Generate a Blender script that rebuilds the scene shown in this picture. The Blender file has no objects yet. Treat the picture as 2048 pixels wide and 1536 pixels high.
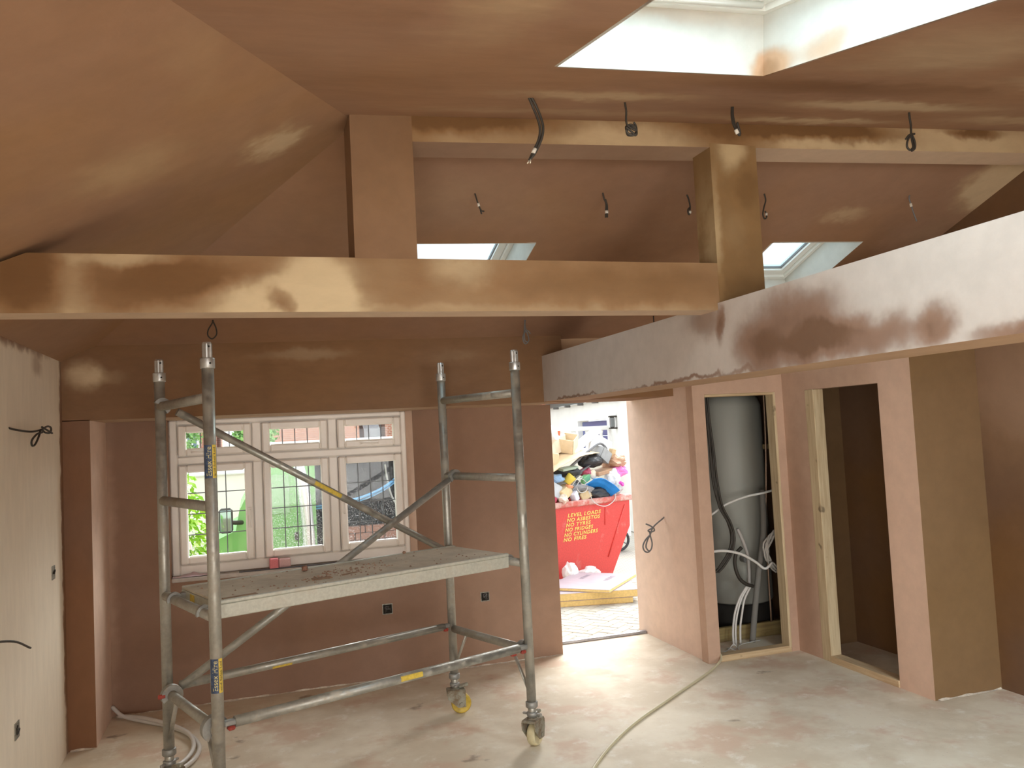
import bpy, bmesh, math, random
from mathutils import Vector, Matrix, noise as mnoise
random.seed(7)
scene = bpy.context.scene
COL = scene.collection

# ------------------------------------------------------------------ camera
cam_data = bpy.data.cameras.new('camera')
cam_data.sensor_width = 36.0
cam_data.lens = 36.0 * 1655.0 / 2048.0
cam_data.clip_start = 0.02
cam = bpy.data.objects.new('camera', cam_data)
COL.objects.link(cam)
R3 = Matrix(((0.95225278, 0.03092181, -0.30374083),
             (-0.30112948, -0.06896095, -0.95108644),
             (-0.05035557, 0.99714002, -0.05635679)))
cam.matrix_world = Matrix.Translation((0, 0, 1.75)) @ R3.to_4x4()
# the camera looks along its own -Z; R3 columns are its axes in the room
scene.camera = cam

# ------------------------------------------------------------------ world, sun, daylight, fill lamps, exposure
world = bpy.data.worlds.new('world')
scene.world = world
world.use_nodes = True
bgn = world.node_tree.nodes['Background']
bgn.inputs['Color'].default_value = (0.88, 0.95, 1.0, 1)
bgn.inputs['Strength'].default_value = 1.25

def add_sun(name, direction, strength, angle, color):
    d = bpy.data.lights.new(name, 'SUN')
    d.energy = strength; d.angle = math.radians(angle); d.color = color
    o = bpy.data.objects.new(name, d); COL.objects.link(o)
    o.rotation_euler = Vector(direction).to_track_quat('-Z', 'Y').to_euler()
    return o
# hazy sun on the street side: comes in by the doorway and the window
add_sun('hazy_sun', (-0.50, -0.72, -0.55), 5.5, 55, (1.0, 0.97, 0.92))

def add_area(name, loc, direction, sx, sy, power, color):
    d = bpy.data.lights.new(name, 'AREA')
    d.shape = 'RECTANGLE'; d.size = sx; d.size_y = sy; d.energy = power; d.color = color
    o = bpy.data.objects.new(name, d); COL.objects.link(o)
    o.location = loc
    o.rotation_euler = Vector(direction).to_track_quat('-Z', 'Y').to_euler()
    return o
# fill lamps added behind the camera, outside unseen openings in side and rear walls
add_area('fill_lamp_side_opening', (-1.55, -2.1, 1.15), (1, 0.25, 0), 2.9, 2.0, 130, (1.0, 0.97, 0.93))
add_area('fill_lamp_rear_opening', (1.6, -4.75, 1.35), (0, 1, 0), 3.0, 1.7, 90, (1.0, 0.97, 0.93))
# sky over the near rooflight
add_area('daylight_rooflight', (1.40, 1.65, 3.75), (0.0, 0.15, -1), 1.4, 1.6, 35, (0.93, 0.97, 1.0))
add_area('fill_lamp_added_rooflight', (3.25, 1.25, 3.75), (-0.30, 0.42, -1), 1.3, 1.6, 175, (0.96, 0.98, 1.0))  # added to light the right floor and left wall through an unseen rooflight

scene.view_settings.view_transform = 'Standard'
scene.view_settings.look = 'None'
scene.view_settings.gamma = 1.0
scene.view_settings.use_curve_mapping = False
scene.view_settings.exposure = 1.0

# ------------------------------------------------------------------ tagging
def tag(o, label=None, cat=None, group=None, kind=None):
    if label: o['label'] = label
    if cat: o['category'] = cat
    if group: o['group'] = group
    if kind: o['kind'] = kind
    return o

def empty(name, loc=(0, 0, 0), rz=0.0, parent=None):
    o = bpy.data.objects.new(name, None)
    o.empty_display_size = 0.1
    COL.objects.link(o)
    o.location = loc; o.rotation_euler = (0, 0, rz)
    if parent: o.parent = parent
    return o

# ------------------------------------------------------------------ mesh builder
class MB:
    def __init__(self):
        self.v = []; self.f = []; self.sm = []
    def _add(self, vs, fs, smooth=False):
        n = len(self.v)
        self.v += [tuple(p) for p in vs]
        self.f += [tuple(i + n for i in f) for f in fs]
        self.sm += [smooth] * len(fs)
        return self
    def box(self, x0, x1, y0, y1, z0, z1, M=None):
        vs = [Vector(p) for p in ((x0,y0,z0),(x1,y0,z0),(x1,y1,z0),(x0,y1,z0),(x0,y0,z1),(x1,y0,z1),(x1,y1,z1),(x0,y1,z1))]
        if M is not None: vs = [M @ p for p in vs]
        return self._add(vs, [(0,3,2,1),(4,5,6,7),(0,1,5,4),(1,2,6,5),(2,3,7,6),(3,0,4,7)])
    def bbox(self, x0, x1, y0, y1, z0, z1, b=0.004, M=None):
        bm = bmesh.new()
        vs = [bm.verts.new(p) for p in ((x0,y0,z0),(x1,y0,z0),(x1,y1,z0),(x0,y1,z0),(x0,y0,z1),(x1,y0,z1),(x1,y1,z1),(x0,y1,z1))]
        for f in [(0,3,2,1),(4,5,6,7),(0,1,5,4),(1,2,6,5),(2,3,7,6),(3,0,4,7)]: bm.faces.new([vs[i] for i in f])
        bmesh.ops.bevel(bm, geom=list(bm.edges), offset=b, segments=1, affect='EDGES', profile=0.7)
        bm.verts.index_update()
        pts = [M @ v.co if M is not None else v.co.copy() for v in bm.verts]
        fs = [[v.index for v in f.verts] for f in bm.faces]
        bm.free()
        return self._add(pts, fs)
    def prism(self, poly, axis, a0, a1):
        """extrude a polygon; axis 'x': poly in (y,z); 'y': poly in (x,z); 'z': poly in (x,y)"""
        def P(p, a):
            return {'x': (a, p[0], p[1]), 'y': (p[0], a, p[1]), 'z': (p[0], p[1], a)}[axis]
        n = len(poly)
        vs = [P(p, a0) for p in poly] + [P(p, a1) for p in poly]
        fs = [tuple(range(n))[::-1], tuple(range(n, 2*n))] + [(i, (i+1) % n, n+(i+1) % n, n+i) for i in range(n)]
        return self._add(vs, fs)
    def tube(self, pts, r, n=10, caps=True, smooth=True, M=None, ry=None):
        pts = [Vector(p) for p in pts]
        if M is not None: pts = [M @ p for p in pts]
        rs = r if isinstance(r, (list, tuple)) else [r] * len(pts)
        T = []
        for i in range(len(pts)):
            a = pts[max(i-1, 0)]; b = pts[min(i+1, len(pts)-1)]
            t = (b - a)
            T.append(t.normalized() if t.length > 1e-9 else Vector((0, 0, 1)))
        ref = Vector((0, 0, 1)) if abs(T[0].z) < 0.9 else Vector((1, 0, 0))
        u = T[0].cross(ref).normalized()
        rings = []
        vs = []
        for i, p in enumerate(pts):
            u = (u - T[i] * u.dot(T[i]))
            if u.length < 1e-6: u = T[i].orthogonal()
            u.normalize()
            w = T[i].cross(u)
            for k in range(n):
                a = 2 * math.pi * k / n
                vs.append(p + u * (math.cos(a) * rs[i]) + w * (math.sin(a) * (rs[i] if ry is None else ry)))
        fs = []
        for i in range(len(pts) - 1):
            for k in range(n):
                fs.append((i*n+k, i*n+(k+1) % n, (i+1)*n+(k+1) % n, (i+1)*n+k))
        self._add(vs, fs, smooth)
        if caps:
            m = len(self.v) - len(vs)
            self.f.append(tuple(m + k for k in range(n))[::-1]); self.sm.append(False)
            self.f.append(tuple(m + (len(pts)-1)*n + k for k in range(n))); self.sm.append(False)
        return self
    def lathe(self, prof, n=20, M=None, smooth=True):
        """profile of (r,z) about local Z"""
        vs = []
        for (r, z) in prof:
            for k in range(n):
                a = 2*math.pi*k/n
                p = Vector((r*math.cos(a), r*math.sin(a), z))
                vs.append(M @ p if M is not None else p)
        fs = []
        for i in range(len(prof)-1):
            for k in range(n):
                fs.append((i*n+k, i*n+(k+1) % n, (i+1)*n+(k+1) % n, (i+1)*n+k))
        fs.append(tuple(range(n))[::-1]); fs.append(tuple((len(prof)-1)*n + k for k in range(n)))
        self._add(vs, fs, False)
        m = len(self.sm)
        for i in range(m-len(fs), m-2): self.sm[i] = smooth
        return self
    def arcband(self, c, r0, r1, w, a0, a1, n=14, M=None):
        """C-shaped claw: annular sector about local Y axis, width w in Y"""
        vs = []
        for i in range(n+1):
            a = a0 + (a1-a0)*i/n
            for (r, y) in ((r0, -w/2), (r1, -w/2), (r1, w/2), (r0, w/2)):
                p = Vector((c[0]+r*math.cos(a), c[1]+y, c[2]+r*math.sin(a)))
                vs.append(M @ p if M is not None else p)
        fs = []
        for i in range(n):
            for k in range(4):
                fs.append((i*4+k, i*4+(k+1) % 4, (i+1)*4+(k+1) % 4, (i+1)*4+k))
        fs.append((3, 2, 1, 0)); fs.append(tuple(n*4+k for k in range(4)))
        return self._add(vs, fs)
    def quad(self, a, b, c, d):
        return self._add([a, b, c, d], [(0, 1, 2, 3)])
    def build(self, name, mat, parent=None, smooth=None, loc=None):
        me = bpy.data.meshes.new(name)
        me.from_pydata(self.v, [], self.f)
        for i, p in enumerate(me.polygons): p.use_smooth = self.sm[i] if smooth is None else smooth
        me.update()
        bm = bmesh.new(); bm.from_mesh(me)
        bmesh.ops.recalc_face_normals(bm, faces=bm.faces); bm.to_mesh(me); bm.free()
        o = bpy.data.objects.new(name, me)
        COL.objects.link(o)
        if mat: me.materials.append(mat)
        if parent: o.parent = parent
        if loc: o.location = loc
        return o

def catmull(pts, sub=6):
    P = [Vector(p) for p in pts]
    P = [P[0]*2-P[1]] + P + [P[-1]*2-P[-2]]
    out = []
    for i in range(1, len(P)-2):
        for k in range(sub):
            t = k/sub
            a, b, c, d = P[i-1], P[i], P[i+1], P[i+2]
            out.append(0.5*((2*b)+(c-a)*t+(2*a-5*b+4*c-d)*t*t+(3*b-a-3*c+d)*t**3))
    out.append(P[-2])
    return out

def text_mesh(s, size, extrude=0.0015, shear=0.0, spacing=1.0, bold=0.0):
    cu = bpy.data.curves.new('lettering', 'FONT')
    cu.body = s; cu.size = size; cu.extrude = extrude; cu.shear = shear; cu.space_character = spacing
    cu.align_x = 'LEFT'; cu.resolution_u = 3; cu.offset = bold
    o = bpy.data.objects.new('lettering', cu); COL.objects.link(o)
    bpy.context.view_layer.update()
    me = bpy.data.meshes.new_from_object(o.evaluated_get(bpy.context.evaluated_depsgraph_get()))
    bpy.data.objects.remove(o); bpy.data.curves.remove(cu)
    return me

def place_mesh(name, me, mat, parent=None, M=None, fn=None):
    for v in me.vertices:
        v.co = fn(v.co) if fn else (M @ v.co if M is not None else v.co)
    me.materials.clear(); me.materials.append(mat)
    o = bpy.data.objects.new(name, me); COL.objects.link(o)
    if parent: o.parent = parent
    return o

# ------------------------------------------------------------------ materials
def new_mat(name):
    m = bpy.data.materials.new(name); m.use_nodes = True
    nt = m.node_tree; nt.nodes.clear()
    out = nt.nodes.new('ShaderNodeOutputMaterial')
    b = nt.nodes.new('ShaderNodeBsdfPrincipled')
    nt.links.new(b.outputs[0], out.inputs[0])
    return m, nt, b

class G:
    """tiny node-graph helper"""
    def __init__(self, nt): self.nt = nt
    def n(self, t, **kw):
        x = self.nt.nodes.new(t)
        for k, v in kw.items(): setattr(x, k, v)
        return x
    def link(self, a, b): self.nt.links.new(a, b)
    def setin(self, sock, v):
        if hasattr(v, 'is_output'): self.link(v, sock)
        else: sock.default_value = v
    def math(self, op, a, b=0.0, c=None, clamp=False):
        x = self.n('ShaderNodeMath', operation=op); x.use_clamp = clamp
        self.setin(x.inputs[0], a); self.setin(x.inputs[1], b)
        if c is not None: self.setin(x.inputs[2], c)
        return x.outputs[0]
    def vmath(self, op, a, b=(0, 0, 0)):
        x = self.n('ShaderNodeVectorMath', operation=op)
        self.setin(x.inputs[0], a); self.setin(x.inputs[1], b)
        return x.outputs['Value'] if op in ('LENGTH', 'DOT_PRODUCT') else x.outputs[0]
    def noise(self, vec, scale, detail=3, rough=0.55, out='Fac'):
        x = self.n('ShaderNodeTexNoise'); self.link(vec, x.inputs['Vector'])
        x.inputs['Scale'].default_value = scale; x.inputs['Detail'].default_value = detail
        x.inputs['Roughness'].default_value = rough
        return x.outputs[out]
    def remap(self, v, a, b, c=0.0, d=1.0, smooth=True):
        x = self.n('ShaderNodeMapRange'); x.interpolation_type = 'SMOOTHSTEP' if smooth else 'LINEAR'
        self.setin(x.inputs[0], v)
        x.inputs[1].default_value = a; x.inputs[2].default_value = b
        x.inputs[3].default_value = c; x.inputs[4].default_value = d
        return x.outputs[0]
    def mix(self, f, a, b):
        x = self.n('ShaderNodeMix', data_type='RGBA')
        self.setin(x.inputs[0], f)
        for s, v in ((x.inputs[6], a), (x.inputs[7], b)):
            if hasattr(v, 'is_output'): self.link(v, s)
            else: s.default_value = (*v, 1) if len(v) == 3 else v
        return x.outputs[2]
    def pos(self):
        return self.n('ShaderNodeTexCoord').outputs['Object']
    def mapping(self, vec, scale=(1, 1, 1), rot=(0, 0, 0)):
        x = self.n('ShaderNodeMapping'); self.link(vec, x.inputs[0])
        x.inputs['Scale'].default_value = scale; x.inputs['Rotation'].default_value = rot
        return x.outputs[0]
    def bump(self, h, strength, dist, bsdf):
        x = self.n('ShaderNodeBump'); x.inputs['Strength'].default_value = strength; x.inputs['Distance'].default_value = dist
        self.link(h, x.inputs['Height']); self.link(x.outputs[0], bsdf.inputs['Normal'])

def plaster(name, wet, dry, base=0.0, amp=0.5, nscale=1.6, blobs=(), streak=(1, 1, 1), mid=None, rough=0.75, spread=0.36, warp=0.16, tvar=0.055, det=2.0, pink=0.55):
    """gypsum plaster that dries in patches: wet brown -> dry pale; blobs (x,y,z,rx,ry,rz,w) are drying (w>0) or damp (w<0) patches"""
    m, nt, b = new_mat(name); g = G(nt)
    P = g.pos()
    wv = g.n('ShaderNodeTexNoise'); g.link(P, wv.inputs['Vector']); wv.inputs['Scale'].default_value = 6.5; wv.inputs['Detail'].default_value = 3.5; wv.inputs['Roughness'].default_value = 0.6
    w = g.vmath('SUBTRACT', wv.outputs['Color'], (0.5, 0.5, 0.5))
    sc = g.n('ShaderNodeVectorMath', operation='SCALE'); g.link(w, sc.inputs[0]); sc.inputs['Scale'].default_value = warp
    Q = g.vmath('ADD', P, sc.outputs[0])
    S = g.mapping(P, streak)
    big = g.noise(S, nscale, det, 0.5)
    val = g.math('MULTIPLY_ADD', g.math('SUBTRACT', big, 0.5), amp * 2.0, base)
    for bl in blobs:
        c = bl[:3]; r = bl[3:6]; wt = bl[6]
        d = g.vmath('SUBTRACT', Q, c)
        d = g.vmath('MULTIPLY', d, (1/r[0], 1/r[1], 1/r[2]))
        L = g.vmath('LENGTH', d)
        val = g.math('ADD', val, g.remap(L, 1.65, 0.30, 0.0, wt*1.12))
    f = g.remap(val, 0.5 - spread, 0.5 + spread)
    if mid is None: mid = tuple((a*1.25+c)/2.35 for a, c in zip(wet, dry))
    lum = sum(wet)/3
    wet2 = tuple((1-pink)*c + pink*k for c, k in zip(wet, (lum*1.50, lum*0.92, lum*0.66)))
    wetc = g.mix(g.remap(g.noise(g.vmath('ADD', P, (3.1, 1.7, 5.2)), 0.9, 3, 0.5), 0.36, 0.62), wet, wet2)
    wetc = g.mix(g.remap(val, -0.22, 0.14), tuple(c*k for c, k in zip(wet, (0.66, 0.60, 0.52))), wetc)
    col = g.mix(g.remap(f, 0.0, 0.5, smooth=False), wetc, mid)
    col = g.mix(g.remap(f, 0.5, 1.0, smooth=False), col, dry)
    # trowel streaks and fine mottling
    T = g.mapping(P, tuple(s*3 for s in streak))
    t = g.noise(T, 3.0, 5, 0.65)
    col2 = g.n('ShaderNodeHueSaturation'); g.link(col, col2.inputs['Color'])
    g.link(g.remap(t, 0.25, 0.75, 1-tvar, 1+tvar), col2.inputs['Value'])
    g.link(col2.outputs[0], b.inputs['Base Color'])
    b.inputs['Roughness'].default_value = rough
    b.inputs['Specular IOR Level'].default_value = 0.25
    g.bump(g.noise(T, 6.0, 4, 0.6), 0.10, 0.01, b)
    return m

def simple(name, col, rough=0.6, metal=0.0, var=0.0, vscale=20, spec=0.4, bump=0.0, alpha=1.0):
    m, nt, b = new_mat(name); g = G(nt)
    b.inputs['Roughness'].default_value = rough; b.inputs['Metallic'].default_value = metal
    b.inputs['Specular IOR Level'].default_value = spec
    if var > 0:
        n = g.noise(g.pos(), vscale, 4, 0.6)
        g.link(g.mix(g.remap(n, 0.3, 0.7), tuple(c*(1-var) for c in col), tuple(min(1, c*(1+var)) for c in col)), b.inputs['Base Color'])
        if bump: g.bump(n, bump, 0.01, b)
    else:
        b.inputs['Base Color'].default_value = (*col, 1)
    if alpha < 1: b.inputs['Alpha'].default_value = alpha
    return m

def timber(name, c1, c2, axis='z', scale=3.0):
    m, nt, b = new_mat(name); g = G(nt)
    st = {'x': (1, 14, 14), 'y': (14, 1, 14), 'z': (14, 14, 1)}[axis]
    n = g.noise(g.mapping(g.pos(), st), scale, 5, 0.65)
    k = g.noise(g.pos(), 9.0, 2)
    c = g.mix(g.remap(n, 0.3, 0.72), c1, c2)
    c = g.mix(g.remap(k, 0.68, 0.76), c, tuple(x*0.45 for x in c2))
    g.link(c, b.inputs['Base Color']); b.inputs['Roughness'].default_value = 0.75
    g.bump(n, 0.15, 0.004, b)
    return m

def metal_dirty(name, col, dirt, rough=0.42, amount=0.5, metal=0.75, scale=9):
    m, nt, b = new_mat(name); g = G(nt)
    P = g.pos()
    n = g.noise(P, scale, 6, 0.7); s = g.noise(P, 55, 3, 0.6)
    f = g.math('MULTIPLY', g.remap(n, 0.62-0.3*amount, 0.82-0.3*amount), 0.9)
    g.link(g.mix(f, g.mix(g.remap(s, 0.3, 0.7), tuple(c*0.85 for c in col), col), dirt), b.inputs['Base Color'])
    g.link(g.math('SUBTRACT', metal, g.math('MULTIPLY', f, metal)), b.inputs['Metallic'])
    g.link(g.math('ADD', rough, g.math('MULTIPLY', f, 0.35)), b.inputs['Roughness'])
    g.bump(s, 0.06, 0.003, b)
    return m

def glass_mat(name, tint=(1, 1, 1), refl=0.06, specks=0.0):
    m = bpy.data.materials.new(name); m.use_nodes = True
    nt = m.node_tree; nt.nodes.clear(); g = G(nt)
    out = g.n('ShaderNodeOutputMaterial')
    tr = g.n('ShaderNodeBsdfTransparent'); tr.inputs[0].default_value = (*tint, 1)
    gl = g.n('ShaderNodeBsdfGlossy'); gl.inputs['Roughness'].default_value = 0.02
    mx = g.n('ShaderNodeMixShader'); mx.inputs[0].default_value = refl
    g.link(tr.outputs[0], mx.inputs[1]); g.link(gl.outputs[0], mx.inputs[2])
    last = mx
    if specks > 0:
        df = g.n('ShaderNodeBsdfTranslucent'); df.inputs[0].default_value = (0.85, 0.88, 0.9, 1)
        d2 = g.n('ShaderNodeBsdfDiffuse'); d2.inputs[0].default_value = (0.8, 0.8, 0.82, 1)
        m3 = g.n('ShaderNodeMixShader'); m3.inputs[0].default_value = 0.5
        g.link(df.outputs[0], m3.inputs[1]); g.link(d2.outputs[0], m3.inputs[2])
        n = g.noise(g.pos(), 130, 2, 0.5); big = g.noise(g.pos(), 3.0, 2)
        f = g.math('MULTIPLY', g.remap(n, 0.58, 0.68), g.remap(big, 0.3, 0.7, 0.3, 1.0))
        f = g.math('MULTIPLY', f, specks)
        f = g.math('ADD', f, 0.05*specks)
        m2 = g.n('ShaderNodeMixShader'); g.link(f, m2.inputs[0])
        g.link(mx.outputs[0], m2.inputs[1]); g.link(m3.outputs[0], m2.inputs[2]); last = m2
    g.link(last.outputs[0], out.inputs[0])
    return m

WET = (0.262, 0.143, 0.078); WETY = (0.275, 0.154, 0.072); DRY = (0.56, 0.42, 0.27)
PINK = (0.50, 0.335, 0.245)
M = {}
M['ceil_near'] = plaster('plaster_ceiling_near', (0.335, 0.190, 0.110), DRY, base=0.10, amp=0.34, nscale=1.3, streak=(0.7, 2.2, 1), warp=0.22, blobs=[
    (1.6, 3.32, 3.08, 1.2, 0.07, 0.3, -0.25), (2.2, 2.5, 2.95, 0.7, 0.14, 0.3, -0.22),
    (1.25, 2.74, 2.97, 0.40, 0.075, 0.3, 0.42), (2.60, 2.76, 3.03, 0.52, 0.10, 0.3, 0.55), (2.15, 1.98, 2.88, 0.32, 0.30, 0.3, 0.42),
    (2.5, 3.10, 3.10, 0.45, 0.06, 0.3, 0.5), (3.6, 2.95, 3.1, 0.5, 0.12, 0.3, 0.5), (0.62, 1.95, 2.79, 0.14, 0.30, 0.3, 0.34), (3.2, 2.3, 3.0, 0.5, 0.1, 0.3, 0.4),
    (1.6, 3.05, 3.0, 0.9, 0.06, 0.3, 0.25)])
M['ceil_far'] = plaster('plaster_ceiling_far', (0.325, 0.182, 0.103), DRY, base=0.12, amp=0.30, nscale=1.1, streak=(1, 1, 1), warp=0.25, blobs=[
    (2.2, 4.3, 2.85, 0.5, 0.5, 0.5, -0.14), (4.1, 4.9, 2.7, 0.4, 0.5, 0.4, -0.25),
    (4.36, 3.72, 3.07, 0.26, 0.26, 0.4, 0.9), (3.48, 4.07, 2.95, 0.17, 0.07, 0.3, 0.35), (1.0, 3.9, 2.9, 0.6, 0.3, 0.4, 0.10),
    (4.2, 4.3, 2.9, 0.2, 0.2, 0.3, 0.2)])
M['ceil_hip'] = plaster('plaster_ceiling_hip', (0.355, 0.200, 0.100), DRY, base=0.17, amp=0.26, nscale=1.5, streak=(1, 1, 1), warp=0.25, blobs=[
    (0.13, 3.22, 2.92, 0.10, 0.13, 0.3, 0.55), (-0.35, 2.9, 2.7, 0.15, 0.2, 0.3, 0.2), (-0.1, 2.3, 2.8, 0.1, 0.25, 0.3, 0.15)])
M['chord'] = plaster('plaster_lower_chord', (0.255, 0.141, 0.061), (0.60, 0.47, 0.29), base=0.15, amp=0.20, nscale=2.5, pink=0.12, streak=(0.6, 1, 1.6), warp=0.12, spread=0.48, blobs=[
    (0.14, 3.21, 2.28, 0.27, 0.2, 0.07, 0.75), (0.27, 3.21, 2.36, 0.14, 0.2, 0.12, 0.75), (-0.42, 3.21, 2.44, 0.16, 0.2, 0.03, 0.45),
    (-0.58, 3.21, 2.34, 0.05, 0.2, 0.12, 0.30), (0.5, 3.21, 2.235, 1.6, 0.2, 0.03, 0.22), (0.84, 3.21, 2.41, 0.14, 0.2, 0.06, 0.40), (0.53, 3.21, 2.40, 0.08, 0.2, 0.10, 0.12), (0.80, 3.21, 2.30, 0.20, 0.2, 0.05, 0.12),
    (-0.73, 3.21, 2.36, 0.11, 0.2, 0.11, -0.35), (-0.30, 3.21, 2.34, 0.24, 0.2, 0.08, -0.22), (-0.15, 3.21, 2.39, 0.18, 0.2, 0.05, -0.15),
    (0.145, 3.21, 2.285, 0.075, 0.2, 0.045, -0.85), (1.55, 3.21, 2.35, 0.50, 0.2, 0.08, -0.18)])
M['ridge'] = plaster('plaster_ridge_beam', (0.255, 0.142, 0.060), (0.56, 0.42, 0.25), base=0.17, amp=0.14, pink=0.1, nscale=2.2, streak=(0.7, 1, 1.5), warp=0.12, spread=0.46, blobs=[
    (0.90, 3.21, 2.95, 0.20, 0.2, 0.05, 0.30), (1.58, 3.21, 2.99, 0.42, 0.2, 0.08, 0.50), (2.70, 3.21, 3.02, 0.45, 0.2, 0.05, 0.55), (3.55, 3.21, 3.09, 0.55, 0.2, 0.12, 0.55),
    (0.88, 3.21, 3.035, 0.42, 0.2, 0.06, -0.45), (2.13, 3.21, 3.08, 0.22, 0.2, 0.10, -0.40), (2.62, 3.21, 3.10, 0.40, 0.2, 0.05, -0.55), (3.56, 3.21, 3.15, 0.16, 0.2, 0.03, -0.8)])
M['post_a'] = plaster('plaster_post_brown', (0.250, 0.143, 0.072), DRY, base=0.06, amp=0.16, nscale=3.0, warp=0.1, pink=0.25)
M['post_b'] = plaster('plaster_post_ochre', (0.235, 0.135, 0.055), (0.52, 0.39, 0.22), base=0.20, amp=0.22, nscale=3.0, warp=0.1, pink=0.0, blobs=[
    (2.13, 3.21, 2.96, 0.07, 0.2, 0.08, 0.45), (2.03, 3.21, 2.6, 0.025, 0.2, 0.25, 0.3), (2.13, 3.21, 2.6, 0.06, 0.2, 0.12, 0.12), (2.13, 3.21, 2.33, 0.2, 0.2, 0.10, -0.25), (2.20, 3.21, 2.82, 0.08, 0.2, 0.10, -0.22)])
M['beam'] = plaster('plaster_long_beam', (0.27, 0.165, 0.115), (0.57, 0.505, 0.455), base=0.86, amp=0.10, nscale=2.0, warp=0.13, spread=0.42, blobs=[
    (2.0, 2.72, 2.09, 0.3, 0.30, 0.135, -0.75), (2.0, 2.36, 2.01, 0.3, 0.32, 0.075, -0.70), (2.0, 2.95, 2.02, 0.3, 0.15, 0.10, -0.35), (2.0, 3.33, 2.20, 0.3, 0.16, 0.07, -0.42),
    (2.0, 1.99, 2.01, 0.3, 0.07, 0.07, -0.55), (2.0, 1.70, 1.95, 0.3, 0.14, 0.035, -0.75), (2.0, 3.21, 2.17, 0.3, 0.03, 0.09, -0.5), (2.0, 3.6, 1.95, 0.3, 0.55, 0.012, -0.6),
    (2.0, 5.0, 1.945, 0.3, 0.5, 0.010, -0.6)])
M['header'] = plaster('plaster_header', (0.235, 0.124, 0.056), DRY, base=0.08, amp=0.20, pink=0.3, nscale=1.4, streak=(0.8, 1, 2.2), warp=0.12, blobs=[
    (-0.95, 5.55, 2.20, 0.10, 0.4, 0.09, 0.50), (-0.80, 5.55, 2.20, 0.12, 0.4, 0.05, 0.25), (0.32, 5.55, 2.32, 0.34, 0.4, 0.05, 0.30), (1.36, 5.55, 2.29, 0.22, 0.4, 0.06, 0.25)])
M['pier'] = plaster('plaster_pier', (0.235, 0.112, 0.055), DRY, base=0.12, amp=0.18, nscale=1.8, streak=(1, 1, 0.6), warp=0.12)
M['winwall'] = plaster('plaster_window_wall', (0.285, 0.165, 0.105), PINK, base=0.18, amp=0.14, nscale=0.9, warp=0.1, rough=0.6, blobs=[
    (-0.92, 5.85, 1.0, 0.06, 0.4, 1.1, 0.55), (1.9, 6.1, 0.5, 0.6, 0.5, 0.7, 0.30)])
M['leftwall'] = plaster('plaster_left_wall', (0.30, 0.17, 0.095), (0.86, 0.765, 0.625), base=0.98, amp=0.18, nscale=1.2, streak=(1, 2.2, 0.5), warp=0.12, spread=0.34, tvar=0.04, blobs=[
    (-1.07, 4.55, 2.33, 0.3, 0.75, 0.055, -0.65), (-1.07, 5.53, 1.2, 0.3, 0.05, 1.4, -0.85), (-1.07, 4.95, 2.22, 0.3, 0.12, 0.06, -0.3), (-1.07, 4.0, 1.9, 0.3, 1.6, 0.45, -0.14)])
M['pinkwall'] = plaster('plaster_pink_wall', (0.58, 0.395, 0.29), (0.80, 0.60, 0.485), base=0.66, amp=0.08, nscale=0.9, warp=0.1, spread=0.4)
M['closetwall'] = plaster('plaster_closet_wall', (0.40, 0.245, 0.165), (0.68, 0.475, 0.36), base=0.55, amp=0.10, nscale=1.0, warp=0.1, spread=0.4, blobs=[
    (3.88, 4.25, 1.0, 0.2, 0.20, 1.6, 0.25), (3.88, 5.3, 0.6, 0.2, 0.12, 0.8, -0.25)])
M['brownwall'] = plaster('plaster_brown_wall', (0.205, 0.122, 0.055), (0.36, 0.24, 0.13), base=0.12, pink=0.15, amp=0.22, nscale=1.3, warp=0.12)
M['rightwall'] = plaster('plaster_right_wall', (0.17, 0.085, 0.032), (0.33, 0.21, 0.14), base=0.15, amp=0.24, nscale=1.2, warp=0.12, blobs=[(4.4, 3.9, 1.9, 0.3, 0.4, 0.5, 0.5)])
M['lining'] = plaster('plaster_rooflight_lining', (0.52, 0.33, 0.20), (0.58, 0.565, 0.515), base=0.95, amp=0.12, nscale=1.5, warp=0.06, blobs=[
    (1.72, 2.36, 2.93, 0.06, 0.12, 0.06, -0.95), (1.76, 2.1, 2.90, 0.06, 0.12, 0.05, -0.5), (1.4, 2.33, 3.09, 0.5, 0.1, 0.035, -0.28)])

M['under_header'] = plaster('plaster_header_soffit', (0.40, 0.26, 0.16), (0.58, 0.43, 0.30), base=0.5, amp=0.2)
M['under_chord'] = plaster('plaster_chord_soffit', (0.40, 0.26, 0.17), (0.62, 0.47, 0.34), base=0.6, amp=0.2)
M['under_ridge'] = plaster('plaster_ridge_soffit', (0.30, 0.18, 0.115), (0.58, 0.43, 0.31), base=0.30, amp=0.1, blobs=[(3.2, 3.3, 3.04, 1.1, 0.3, 0.3, 0.6)])
M['under_beam'] = plaster('plaster_beam_soffit', (0.33, 0.20, 0.12), (0.50, 0.34, 0.22), base=0.45, amp=0.25, streak=(1, 0.6, 1))
def underside(o, mat):
    o.data.materials.append(mat)
    for p in o.data.polygons:
        if p.normal.z < -0.9: p.material_index = 1

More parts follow.
